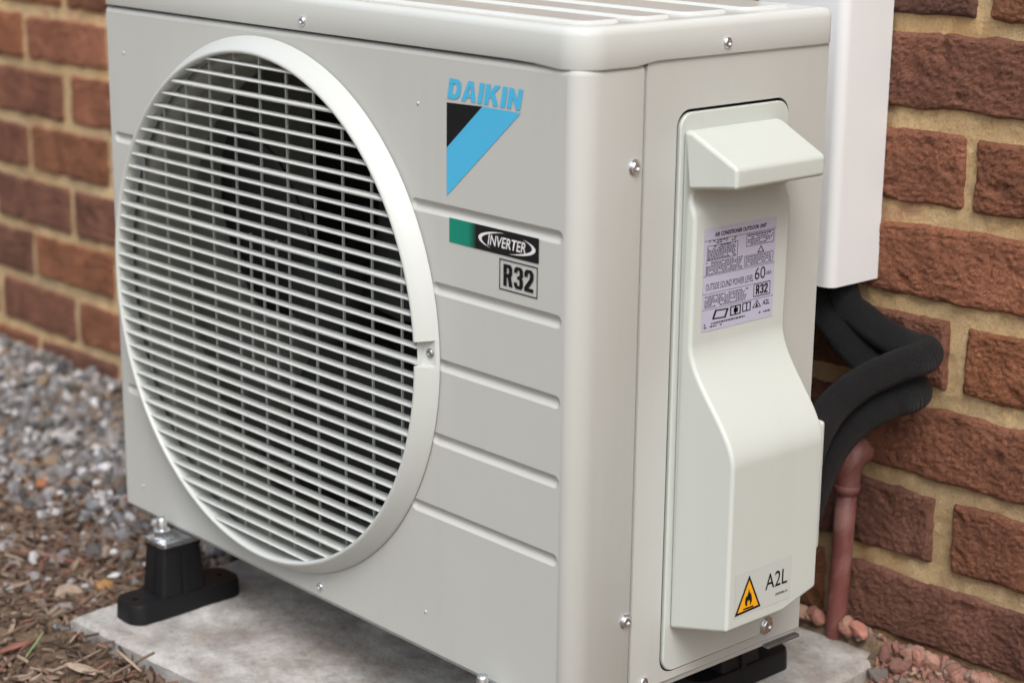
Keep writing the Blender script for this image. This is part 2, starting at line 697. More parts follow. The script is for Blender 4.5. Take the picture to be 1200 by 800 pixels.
def brick_mesh(seed, nx, nz):
    """a handmade brick, front face towards -y, crumbled edges; centred on x and z, front at y=0"""
    off = Vector((seed*13.7, seed*5.1, seed*9.3))
    bm = bmesh.new()
    grid = []
    for j in range(nz+1):
        row = []
        for i in range(nx+1):
            u = i/nx*2-1; v = j/nz*2-1
            # denser towards the edges
            u = math.copysign(1-(1-abs(u))**1.35, u); v = math.copysign(1-(1-abs(v))**1.25, v)
            x = u*BL/2; z = v*BH/2
            ex = BL/2-abs(x); ez = BH/2-abs(z)
            p = Vector((x, 0, z))
            # wavy outline
            wob = 0.0050*noise.noise(Vector((x*22, seed*3.3, math.copysign(4, v)))+off)
            wz = wob*(abs(v)**3)
            wx = 0.0050*noise.noise(Vector((z*40, seed*7.3, math.copysign(4, u)))+off)*(abs(u)**6)
            rnd_ = 0.0065+0.003*noise.noise(p*30+off)
            def rr(e):
                if e >= rnd_: return 0
                q = 1-e/rnd_
                return rnd_*(1-math.sqrt(max(0, 1-q*q)))
            y = min(0.012, rr(ex)+rr(ez))
            y += 0.0011*noise.fractal(p*28+off, 1.0, 2.1, 3)
            y += 0.0014*noise.fractal(Vector((x*170, 0, z*260))+off, 0.5, 2.1, 4)
            c = noise.noise(Vector((x*45, 2, z*60))+off*1.7)
            if c > 0.33: y += (c-0.33)*0.008
            if min(ex, ez) > 0.008: y = min(y, 0.0040)
            row.append(bm.verts.new((x-math.copysign(wx, u), y, z-math.copysign(wz, v))))
        grid.append(row)
    for j in range(nz):
        for i in range(nx):
            bm.faces.new((grid[j][i], grid[j][i+1], grid[j+1][i+1], grid[j+1][i])).smooth = True
    # sides run back
    rim = grid[0] + [grid[j][nx] for j in range(1, nz+1)] + grid[nz][-2::-1] + [grid[j][0] for j in range(nz-1, 0, -1)]
    back = [bm.verts.new((v.co.x, BD, v.co.z)) for v in rim]
    for i in range(len(rim)):
        j = (i+1) % len(rim)
        bm.faces.new((rim[j], rim[i], back[i], back[j])).smooth = False
    bm.faces.new(back)
    me = bpy.data.meshes.new('brick')
    bm.to_mesh(me)
    bm.free()
    me.materials.append(M_brick)
    return me


HERO = [brick_mesh(k+1, 120, 40) for k in range(7)]
wallm = world_m(wall)
slots = []
ROW0 = round((-0.3)/PITCH_Z)
rng = random.Random(21)
for r in range(-4, 29):
    zc = (r+0.5)*PITCH_Z
    for k in range(-15, 8):
        # even rows: a joint at x = .705
        xc = 0.705 + (0.0 if r % 2 else PITCH_X/2) + k*PITCH_X
        slots.append((r, k, xc+rng.uniform(-0.004, 0.004), zc+rng.uniform(-0.0018, 0.0018)))


def to_px(p):
    d = Vector(p)-CAM
    z = d.dot(fwd)
    return 600+2266*d.dot(r2)/z, 400-2266*d.dot(u2)/z, z


PZ = 0.010      # mortar line of the wall at x = 0 (tilt turns about x = 0)


def slot_world(x, z):
    ca, sa = math.cos(TILT), math.sin(TILT)
    return x*ca - 0*sa, YW, 0.0+PZ-0.008 + z*ca + x*sa


def score(s):
    X, Y, Z = slot_world(s[2], s[3])
    px, py, dz = to_px((X, Y, Z))
    dx = max(0, -px, px-1200); dy = max(0, -py, py-800)
    return math.hypot(dx, dy) + (0 if (px < 260 or px > 880) else 120)


slots.sort(key=score)
rng = random.Random(5)
far_slots = slots[300:]
for r, k, x, z in slots[:300]:
    o = bpy.data.objects.new('brick', HERO[rng.randrange(len(HERO))])
    COL.objects.link(o)
    X, Y, Z = slot_world(x, z)
    flip = rng.random() < 0.5
    o.location = (X, Y+0.0032+rng.uniform(-0.0012, 0.0012), Z)
    o.rotation_euler = (rng.uniform(-.012, .012), -TILT+rng.uniform(-.006, .006)+(math.pi if flip else 0), rng.uniform(-.008, .008))
    o.scale = (1+rng.uniform(-0.02, 0.012), 1, 1+rng.uniform(-0.045, 0.07))
    adopt(o, wall)
bm = bmesh.new()
for r, k, x, z in far_slots:
    X, Y, Z = slot_world(x, z)
    hx, hz = BL/2*rng.uniform(.98, 1.01), BH/2*rng.uniform(.96, 1.02)
    vs = []
    for ins, y in ((0.0, BD), (0.0, 0.006), (0.006, 0.0)):
        vs.append([bm.verts.new((X+sx*(hx-ins), Y+y, Z+sz*(hz-ins))) for sx, sz in ((-1, -1), (1, -1), (1, 1), (-1, 1))])
    bridge(bm, vs[0], vs[1], False); bridge(bm, vs[1], vs[2], False)
    bm.faces.new(vs[2])
tag(mesh_obj('distant_bricks', bm, M_brickfar, wall), kind='stuff')
# mortar bed
xs = sorted(set([round(v, 4) for v in list(np.arange(-3.2, -1.25, .3))+list(np.arange(-1.25, -0.55, .009))+list(np.arange(-0.55, 0.5, .05))+list(np.arange(0.5, 0.95, .0055))+list(np.arange(0.95, 2.7, .3))]))
zs = sorted(set([round(v, 4) for v in list(np.arange(-0.34, -0.16, .06))+list(np.arange(-0.16, 0.62, .0055))+list(np.arange(0.62, 2.55, .2))]))
V = []
for z in zs:
    for x in xs:
        X, Y, Z = slot_world(x, z)
        d = 0.0092 + 0.0022*noise.fractal(Vector((x*34, z*34, 1.0)), 1.0, 2.1, 3) + 0.0014*noise.noise(Vector((x*150, z*150, 9.0)))
        d = max(d, 0.0078)
        V.append((X, Y+d, Z))
n_ = len(xs)
F = [(j*n_+i, j*n_+i+1, (j+1)*n_+i+1, (j+1)*n_+i) for j in range(len(zs)-1) for i in range(n_-1)]
me = bpy.data.meshes.new('mortar')
me.from_pydata(V, [], F)
me.shade_smooth()
link('mortar', me, M_mortar, wall)
box_obj('wall_core', (-3.2, 2.6, YW+0.03, YW+0.22, -0.3, 2.4), M_mortar, wall)

# ------------------------------------------------------------------ concrete slab
def slab():
    bm = bmesh.new()
    L, Wd, T = 0.652, 0.490, 0.048
    nx, ny = 110, 92
    ang = R(4.6)
    ox, oy = 0.050, -0.098
    ca, sa = math.cos(ang), math.sin(ang)
    def P(u, v, z):
        return (ox+u*ca-v*sa, oy+u*sa+v*ca, z)
    grid = []
    for j in range(ny+1):
        row = []
        for i in range(nx+1):
            u, v = L*i/nx, Wd*j/ny
            e = min(u, L-u, v, Wd-v)
            wob = 0.0012*noise.noise(Vector((u*30, v*30, 3)))
            z = slab_z(0, oy+v) + 0.0016*noise.fractal(Vector((u*9, v*9, 0)), 1, 2, 4) + 0.0008*noise.noise(Vector((u*70, v*70, 2)))
            q = 0.0045+0.002*noise.noise(Vector((u*40, v*40, 8)))
            if e < q: z -= (q-e)*0.9
            uu = u + (wob if i in (0, nx) else 0); vv = v + (wob if j in (0, ny) else 0)
            row.append(bm.verts.new(P(uu, vv, z)))
        grid.append(row)
    for j in range(ny):
        for i in range(nx):
            bm.faces.new((grid[j][i], grid[j][i+1], grid[j+1][i+1], grid[j+1][i])).smooth = True
    rim = grid[0] + [grid[j][nx] for j in range(1, ny+1)] + grid[ny][-2::-1] + [grid[j][0] for j in range(ny-1, 0, -1)]
    prev = rim
    for lvl in (0.4, 1.0):
        cur = []
        for v in rim:
            c = v.co
            k = 0.0016*noise.noise(Vector((c.x*60, c.y*60, lvl*9)))
            cur.append(bm.verts.new((c.x+k, c.y+k, SLAB_Z-T*lvl)))
        for i in range(len(rim)):
            j = (i+1) % len(rim)
            bm.faces.new((prev[j], prev[i], cur[i], cur[j])).smooth = True
        prev = cur
    bm.faces.new(prev)
    o = mesh_obj('paving_slab', bm, M_slab, None, 40, recalc=False)
    return tag(o, 'mud-stained pale grey concrete slab on the ground under the air conditioner', 'slab')


slab()

# ------------------------------------------------------------------ air conditioner
ac = empty('air_conditioner', (W/2, D/2, 0.0), 'ivory outdoor air conditioner unit with large round fan grille, on black rubber feet', 'air conditioner')
RC, RY = 0.0148, 0.0205      # vertical corner, flatter towards the side
FX, FZ = 0.2690, 0.2623   # fan centre


def lift(x):
    return 0.0030*min(1, max(0, x/W))


def front_panel():
    bm = bmesh.new()
    zt, zb = 0.5120, 0.0035
    to3 = lambda u, v, h: (u, h, v)
    feats = [(lambda i: circle(FX, FZ, 0.2415, 128), [(0, 0.004), (0, 0.012)], False)]
    gprof = [(0.0004, 0.0001), (0.0013, 0.0009), (0.0036, 0.0032), (0.0046, 0.0038), (0.0051, 0.0039)]
    gh = 0.0056
    for zc, x0, x1 in ((0.3925, 0.4720, 0.6602), (0.3265, 0.4985, 0.6602), (0.2623, 0.5108, 0.6604), (0.1972, 0.5020, 0.6604), (0.1317, 0.4740, 0.6604)):
        dz = zc-FZ
        x0 = FX+math.sqrt(0.2425**2-(abs(dz)-gh if abs(dz) > gh else 0)**2)+0.0012
        feats.append((lambda i, a=x0, b=x1, z=zc: rrect((a+b)/2, z, (b-a)/2, gh, gh, i, 5), gprof, True))
    for zc, x0 in ((0.3895, 0.0110), (0.1300, 0.0150)):
        x1 = FX-math.sqrt(0.2425**2-(abs(zc-FZ)-gh)**2)-0.0012
        feats.append((lambda i, a=x0, b=x1, z=zc: rrect((a+b)/2, z, (b-a)/2, gh, gh, i, 5), gprof, True))
    outer = [(0.0068, zb), (W-RC-0.0008, zb), (W-RC-0.0008, zt+lift(W-RC-0.0008)), (0.0068, zt+lift(0.0068))]
    plate(bm, outer, feats, to3, (0, -1, 0))
    # the sheet wraps round both vertical edges, with rolled top and bottom
    path = []
    for k in range(5):
        a = R(180+90*k/4)
        path.append((0.006+0.006*math.cos(a), 0.006+0.006*math.sin(a), math.cos(a), math.sin(a)))
    path = [(0.0, 0.05, -1, 0)] + path + [(0.0068, 0.0, 0.0, -1.0)]
    n1 = len(path)
    path.append((W-RC-0.0008, 0.0, 0.0, -1.0))
    for k in range(25):
        a = R(-90+90*k/24)
        nn = math.hypot(math.cos(a)/RC, math.sin(a)/RY)
        path.append((W-RC+RC*math.cos(a), RY+RY*math.sin(a), math.cos(a)/RC/nn, math.sin(a)/RY/nn))
    path.append((W, 0.0215, 1, 0))
    path.append((W, 0.0655, 1, 0))
    path.append((W-0.0007, 0.0672, 0.7, 0.7))
    path.append((W-0.005, 0.0676, 0.7, 0.7))
    prof = [(0.006, 0.0), (0.0012, 0.0006), (0, zb), (0, zt), (0.0006, 0.5145), (0.0019, 0.5163), (0.0042, 0.5172), (0.009, 0.5175)]
    rings = [[bm.verts.new((x-nx*o, y-ny*o, z+(lift(x) if z > 0.3 else 0))) for x, y, nx, ny in path] for o, z in prof]
    for j in range(len(prof)-1):
        for i in range(len(path)-1):
            if j == 2 and i == n1-1:
                continue        # the flat front, filled above
            f = bm.faces.new((rings[j][i], rings[j][i+1], rings[j+1][i+1], rings[j+1][i]))
            f.smooth = True
    me = bpy.data.meshes.new('front_panel')
    bmesh.ops.recalc_face_normals(bm, faces=bm.faces)
    bm.to_mesh(me); bm.free()
    return link('front_panel', me, M_body, ac)


front = front_panel()

# side, left and back sheets
def side_panel():
    bm = bmesh.new()
    to3 = lambda u, v, h: (W-0.0004-h, u, v)
    prof = [(0.0004, 0.0006), (0.001, 0.0035), (0.001, 0.007)]
    def recess(i):
        pts = rrect(0.1705, 0.2455, 0.0665, 0.2365, 0.014, -i, 6)
        return pts
    plate(bm, [(0.0695, 0.002), (D, 0.002), (D, 0.5216), (0.0695, 0.5216)], [(recess, prof, False)], to3, (1, 0, 0))
    # folded edges
    for y0, y1 in ((0.0695, 0.0690), (D, D)):
        a = [bm.verts.new((W-0.0004, y0, z)) for z in (0.002, 0.519)]
        b = [bm.verts.new((W-0.010, y1, z)) for z in (0.002, 0.519)]
        bm.faces.new((a[0], a[1], b[1], b[0]))
    a = [bm.verts.new((W-0.0004, y, 0.002)) for y in (0.0695, D)]
    b = [bm.verts.new((W-0.012, y, 0.001)) for y in (0.0695, D)]
    bm.faces.new((a[0], a[1], b[1], b[0]))
    return mesh_obj('side_panel', bm, M_body, ac, recalc=True)


side = side_panel()
box_obj('left_panel', (0.0005, 0.003, 0.0505, D, 0.001, 0.518), M_body, ac)
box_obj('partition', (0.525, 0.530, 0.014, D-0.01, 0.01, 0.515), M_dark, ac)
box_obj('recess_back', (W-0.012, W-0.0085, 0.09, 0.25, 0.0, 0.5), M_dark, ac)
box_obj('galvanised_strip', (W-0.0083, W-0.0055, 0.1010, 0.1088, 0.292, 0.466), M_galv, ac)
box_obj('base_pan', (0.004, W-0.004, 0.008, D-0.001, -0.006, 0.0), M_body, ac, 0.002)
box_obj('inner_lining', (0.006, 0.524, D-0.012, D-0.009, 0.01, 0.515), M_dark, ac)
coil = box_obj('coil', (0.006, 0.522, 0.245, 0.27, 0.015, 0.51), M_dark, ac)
# rear guard of the coil
bm = bmesh.new()
for k in range(24):
    z = 0.03+k*0.0205
    box(bm, 0.01, W-0.012, D-0.006, D-0.003, z, z+0.004)
for k in range(7):
    x = 0.02+k*0.105
    box(bm, x, x+0.006, D-0.003, D, 0.01, 0.515)
mesh_obj('rear_guard', bm, M_body, ac)
# lining top and bottom so that no light leaks in
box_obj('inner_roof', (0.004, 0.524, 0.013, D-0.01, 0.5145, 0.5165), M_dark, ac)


def lid():
    bm = bmesh.new()
    o_ = 0.0018
    x0, x1, y0, y1 = -o_, W+o_, -o_, D+o_
    def outline(ins, n=10):
        rf = 0.026
        pts = []
        for cx, cy, a0, r in ((x1-rf, y0+rf, -90, rf), (x1-0.006, y1-0.006, 0, 0.006), (x0+0.006, y1-0.006, 90, 0.006), (x0+0.012, y0+0.012, 180, 0.012)):
            rr = max(r-ins, 0.0006)
            sx = 1 if a0 in (-90, 0) else -1
            ccx = cx; ccy = cy
            if r-ins < 0.0006:
                ccx = cx+(-sx)*(ins-r+0.0006); ccy = cy+(1 if a0 in (-90, 180) else -1)*(ins-r+0.0006)
            for k in range(n+1):
                a = R(a0+90*k/n)
                pts.append((ccx+rr*math.cos(a), ccy+rr*math.sin(a)))
        # extra points along the front and right edges for the dipped lip
        out = []
        N = len(pts)
        for i in range(N):
            p, q = pts[i], pts[(i+1) % N]
            out.append(p)
            d = math.hypot(q[0]-p[0], q[1]-p[1])
            if d > 0.1:
                m = 24
                for k in range(1, m):
                    out.append((p[0]+(q[0]-p[0])*k/m, p[1]+(q[1]-p[1])*k/m))
        return out
    def dip(x, y):
        # lip hangs lower round the front corner
        if y < 0.03:
            s = (x-0.618)/0.026
        else:
            s = (0.074-y)/0.014
        s = min(1, max(0, s)); s = s*s*(3-2*s)
        return 0.0028*s
    rings = []
    for ins, z, d in ((0.0030, 0.5196, 1), (0.0005, 0.5190, 1), (0.0, 0.5198, 1), (0.0, 0.5438, 0), (0.0006, 0.5468, 0), (0.0021, 0.5491, 0), (0.0044, 0.5507, 0), (0.0072, 0.5513, 0)):
        rings.append([bm.verts.new((x, y, z+(lift(x)-dip(x, y) if d else 0))) for x, y in outline(ins)])
    for a, b in zip(rings, rings[1:]):
        bridge(bm, a, b)
    # top with raised pads
    zt = 0.5513
    to3 = lambda u, v, h: (u, v, zt+h)
    prof = [(0.0005, 0.0003), (0.0016, 0.0018), (0.0023, 0.0023), (0.0030, 0.0024)]
    feats = []
    for a, b, xr in ((0.017, 0.060, 0.6605), (0.077, 0.116, 0.6600), (0.133, 0.186, 0.6560), (0.203, 0.262, 0.6560)):
        feats.append((lambda i, a=a, b=b, xr=xr: rrect((0.03+xr)/2, (a+b)/2, (xr-0.03)/2, (b-a)/2, 0.010, i, 6), prof, True))
    plate(bm, outline(0.0072), feats, to3, (0, 0, 1))
    bmesh.ops.remove_doubles(bm, verts=bm.verts, dist=1e-6)
    return mesh_obj('top_cover', bm, M_lid, ac)


top = lid()


# --- fan grille: ring, slats, uprights
def ring():
    bm = bmesh.new()
    n = 220
    prof = [(0.2332, 0.0005), (0.2330, -0.0152), (0.2336, -0.0174), (0.2348, -0.0183), (0.2362, -0.0182), (0.2376, -0.0172), (0.2420, -0.0112), (0.2464, -0.0048), (0.2479, -0.0024), (0.2481, -0.0014), (0.2470, -0.0009), (0.2425, -0.0008)]
    th0 = math.atan2(0.2715-FZ, 0.232)
    rings = []
    angs = [2*math.pi*k/n for k in range(n)]
    for d in (-0.0455, -0.0435, 0.0, 0.0435, 0.0455):
        angs.append((th0+d) % (2*math.pi))
    angs.sort()
    for a in angs:
        d = (a-th0+math.pi) % (2*math.pi)-math.pi
        row = []
        for r, y in prof:
            if abs(d) < 0.0440 and y < -0.003:
                y = max(y, -0.0045-0.004*max(0, (0.2400-r)/0.01)) if r > 0.2334 else y*0.85
                y = min(y, -0.003)
            row.append(bm.verts.new((FX+r*math.cos(a), y, FZ+r*math.sin(a))))
        rings.append(row)
    m = len(rings)
    for i in range(m):
        A, B = rings[i], rings[(i+1) % m]
        for k in range(len(prof)-1):
            bm.faces.new((A[k], B[k], B[k+1], A[k+1])).smooth = True
    bmesh.ops.recalc_face_normals(bm, faces=bm.faces)
    me = bpy.data.meshes.new('fan_grille'); bm.to_mesh(me); bm.free()
    smooth_by_angle(me, 50)
    return link('fan_grille', me, M_grille, ac), th0


grille, th0 = ring()
RI = 0.2335
z_ref = 0.2636
for k in range(-20, 21):
    z = z_ref+k*0.01306
    if abs(z-FZ) > RI-0.004: continue
    thick = 0.0017 if k % 5 == 0 else 0.00118
    hl = math.sqrt(RI**2-(z-FZ)**2)
    bm = bmesh.new()
    yf = -0.0166 if k % 5 == 0 else -0.0160
    sec = [(yf, -thick*0.45), (yf-0.0003, 0), (yf, thick*0.45), (yf+0.0009, thick), (-0.0062, thick*0.7), (-0.0062, -thick*0.7), (yf+0.0009, -thick)]
    A = [bm.verts.new((FX-hl, y, z+dz)) for y, dz in sec]
    B = [bm.verts.new((FX+hl, y, z+dz)) for y, dz in sec]
    bridge(bm, A, B, False)
    bm.faces.new(A); bm.faces.new(B)
    mesh_obj('slat', bm, M_grille, grille)
for x in [0.2651+0.0402*k for k in range(-6, 7)] + [0.2450, 0.2852]:
    hl2 = RI**2-(x-FX)**2
    if hl2 < 0.0005: continue
    hl = math.sqrt(hl2)
    z0, z1 = FZ-hl, FZ+hl
    if x in (0.2450, 0.2852): z0, z1 = 0.1984, 0.3289
    box_obj('upright', (x-0.00075, x+0.00075, -0.0010, 0.0010, z0, z1), M_grille, grille)

# --- inside: bell mouth, fan, motor
bm = bmesh.new()
prof = [(0.2420, 0.0062), (0.232, 0.0068), (0.226, 0.012), (0.2235, 0.022), (0.2225, 0.060)]
rs = [[bm.verts.new((FX+r*math.cos(2*math.pi*k/96), y, FZ+r*math.sin(2*math.pi*k/96))) for k in range(96)] for r, y in prof]
for a, b in zip(rs, rs[1:]): bridge(bm, a, b)
mesh_obj('bell_mouth', bm, M_inner, ac, recalc=False)
fan = None
bm = bmesh.new()
lathe(bm, [(0.0, -0.045), (0.035, -0.044), (0.046, -0.036), (0.048, 0.0), (0.048, 0.05)], (FX, 0.095, FZ), (0, 1, 0), 36)
fan = mesh_obj('fan', bm, M_fan, ac)
for b in range(3):
    bm = bmesh.new()
    a0 = R(120*b+35)
    g = []
    for i in range(9):
        rr = 0.046+(0.205-0.046)*i/8
        span = R(62+18*math.sin(i/8*math.pi)) * (1.0 if i < 8 else 0.9)
        row = []
        for j in range(13):
            t = j/12-0.5
            a = a0+span*t+0.18*(i/8)
            y = 0.095+0.052*t*(0.75+0.4*i/8)-0.006*math.sin((t+.5)*math.pi)
            row.append(bm.verts.new((FX+rr*math.cos(a), y, FZ+rr*math.sin(a))))
        g.append(row)
    for i in range(8):
        for j in range(12):
            bm.faces.new((g[i][j], g[i][j+1], g[i+1][j+1], g[i+1][j])).smooth = True
    o = mesh_obj('blade', bm, M_fan, fan)
    sm = o.modifiers.new('thickness', 'SOLIDIFY'); sm.thickness = 0.003
bm = bmesh.new()
lathe(bm, [(0, 0), (0.045, 0), (0.05, 0.01), (0.05, 0.06), (0, 0.06)], (FX, 0.16, FZ), (0, 1, 0), 28)
mesh_obj('motor', bm, M_galv, ac)
box_obj('motor_bracket', (FX-0.03, FX+0.03, 0.215, 0.225, 0.02, 0.51), M_galv, ac)


# --- service cover on the right side
def service_cover():
    flange = bmesh.new()
    pts = rrect(0.17205, 0.2444, 0.0646, 0.2350, 0.013, 0, 8)
    A = [flange.verts.new((W-0.0040, u, v)) for u, v in pts]
    B = [flange.verts.new((W+0.0006, u, v)) for u, v in pts]
    bridge(flange, A, B); flange.faces.new(A); flange.faces.new(B)
    cov = mesh_obj('service_cover', flange, M_cover, ac, None, 0.0012, 2)
    # moulded shell: profile in x and z, run along y
    S = [(0.001, 0.4665), (0.0100, 0.4655), (0.0560, 0.4430), (0.0560, 0.4265), (0.0130, 0.4215), (0.0080, 0.4170), (0.0080, 0.4100), (0.0110, 0.4030), (0.0130, 0.3960), (0.0130, 0.2960)]
    for k in range(1, 20):          # swelling
        t = k/20
        S.append((0.0130+(0.0634-0.0130)*t*t*(3-2*t), 0.2960-0.0930*t))
    S += [(0.0634, 0.2030), (0.0634, 0.0650), (0.001, 0.0490)]
    bm = bmesh.new()
    lo, hi = [], []
    for dx, z in S:
        x = W+dx
        if z > 0.42 and dx > 0.02: a, b = 0.1120, 0.2180
        elif z > 0.42: a, b = 0.1105, 0.2190
        elif z > 0.30: a, b = 0.1140, 0.2300
        elif z > 0.215: a, b = 0.1135, 0.2290-0.003*(0.30-z)/0.085
        else: a, b = 0.1134, 0.2255
        if dx < 0.002: a, b = a-0.0005, b+0.001
        lo.append(bm.verts.new((x, a, z))); hi.append(bm.verts.new((x, b, z)))
    n = len(S)
    for i in range(n):
        j = (i+1) % n
        bm.faces.new((lo[i], lo[j], hi[j], hi[i]))
    bm.faces.new(lo[::-1]); bm.faces.new(hi)
    # cut the rear lower corner of the swelling
    res = bmesh.ops.bisect_plane(bm, geom=bm.verts[:]+bm.edges[:]+bm.faces[:], dist=1e-6, plane_co=(0, 0.165, 0.0600), plane_no=(0, 0.016, -0.0605), clear_outer=True)
    cut = [g for g in res['geom_cut'] if isinstance(g, bmesh.types.BMEdge)]
    bmesh.ops.contextual_create(bm, geom=cut)
    shell = mesh_obj('cover_shell', bm, M_cover, cov, None, 0.0052, 4)
    # wedge-shaped lower rear corner and rear lip
    box_obj('rear_lip', (W+0.001, W+0.0450, 0.2440, 0.2510, 0.0980, 0.2130), M_cover, cov, 0.004, 3)
    return cov


cover = service_cover()


# --- screws
def screw(name, p, axis, r=0.0048, mat=M_zinc, parent=ac, washer=0.0):
    bm = bmesh.new()
    ax = Vector(axis)
    if washer:
        lathe(bm, [(0, 0), (washer, 0), (washer, 0.0008), (washer*0.9, 0.0012), (r, 0.0012)], p, axis, 24, False)
        p = Vector(p)+ax*0.0011
    lathe(bm, [(r, 0.0), (r, 0.0012), (r*0.92, 0.0020), (r*0.66, 0.0026), (r*0.5, 0.0026), (r*0.42, 0.0011), (0, 0.0011)], p, axis, 20)
    return mesh_obj(name, bm, mat, parent)


screw('screw', (W, 0.0572, 0.4430), (1, 0, 0), 0.0046, washer=0.0062)
screw('screw', (W, 0.0610, 0.0700), (1, 0, 0), 0.0046, washer=0.0062)
screw('screw', (W-0.0004, 0.0850, 0.0084), (1, 0, 0), 0.0046)
screw('screw', (W+0.0018, 0.1557, 0.5310), (1, 0, 0), 0.0044)
screw('screw', (0.3343, -0.0018, 0.5290), (0, -1, 0), 0.0040)
screw('screw', (0.3449, 0.0, 0.0130), (0, -1, 0), 0.0038)
screw('screw', (FX+0.2405*math.cos(th0), -0.0046, FZ+0.2405*math.sin(th0)), (0, -1, 0), 0.0040, M_galv, grille)
for x, z in ((0.497, 0.0371), (0.4877, 0.4756), (0.0345, 0.4742), (0.0384, 0.0289)):
    bm = bmesh.new()
    lathe(bm, [(0.0016, 0), (0.0013, 0.0007), (0.0, 0.0011)], (x, 0.0, z), (0, -1, 0), 12)
    mesh_obj('rivet', bm, M_body, ac)
# screw and earth tab under the cover
screw('screw', (W+0.0010, 0.2380, 0.0170), (1, 0, 0), 0.0062, M_zinc, ac, 0.0082)
box_obj('base_tab', (W-0.004, W+0.0030, 0.240, 0.283, -0.0062, -0.0032), M_galv, ac, 0.001)


# --- print and stickers
def text_mesh(body, bold=0.0, shear=0.0, space=1.0):
    cu = bpy.data.curves.new('txt', 'FONT')
    cu.body = body
    cu.size = 1.0
    cu.offset = bold
    cu.shear = shear
    cu.space_character = space
    cu.resolution_u = 4
    o = bpy.data.objects.new('txt', cu)
    COL.objects.link(o)
    bpy.context.view_layer.update()
    dg = bpy.context.evaluated_depsgraph_get()
    me = bpy.data.meshes.new_from_object(o.evaluated_get(dg))
    bpy.data.objects.remove(o)
    return me


def print_text(body, u0, u1, v0, v1, frame, mat, parent, bold=0.0, shear=0.0, space=1.0, name='lettering', skew=0.0):
    me = text_mesh(body, bold, shear, space)
    co = np.empty(len(me.vertices)*3); me.vertices.foreach_get('co', co); co = co.reshape(-1, 3)
    mn, mx = co.min(0), co.max(0)
    uu = u0+(co[:, 0]-mn[0])/(mx[0]-mn[0])*(u1-u0)
    vv = v0+(co[:, 1]-mn[1])/(mx[1]-mn[1])*(v1-v0)
    out = np.array([frame(u, v, 0.00055) for u, v in zip(uu, vv)])
    me.vertices.foreach_set('co', out.ravel())
    me.update()
    me.name = name
    return link(name, me, mat, parent)


def print_polys(name, polys, frame, mat, parent, lift=0.00045):
    bm = bmesh.new()
    for poly in polys:
        vs = [bm.verts.new(frame(u, v, lift)) for u, v in poly]
        es = [bm.edges.new((vs[i], vs[(i+1) % len(vs)])) for i in range(len(vs))]
        bmesh.ops.triangle_fill(bm, use_beauty=True, edges=es)
    return mesh_obj(name, bm, mat, parent, recalc=False)


def rect(u0, u1, v0, v1):
    return [(u0, v0), (u1, v0), (u1, v1), (u0, v1)]


def frame_rect(u0, u1, v0, v1, t):
    return [rect(u0, u1, v0, v0+t), rect(u0, u1, v1-t, v1), rect(u0, u0+t, v0+t, v1-t), rect(u1-t, u1, v0+t, v1-t)]


fr_front = lambda u, v, h: (u, -h, v)
XN = W+0.0130
XB = W+0.0634
fr_neck = lambda u, v, h: (XN+h, u, v)
fr_bulge = lambda u, v, h: (XB+h, u, v)

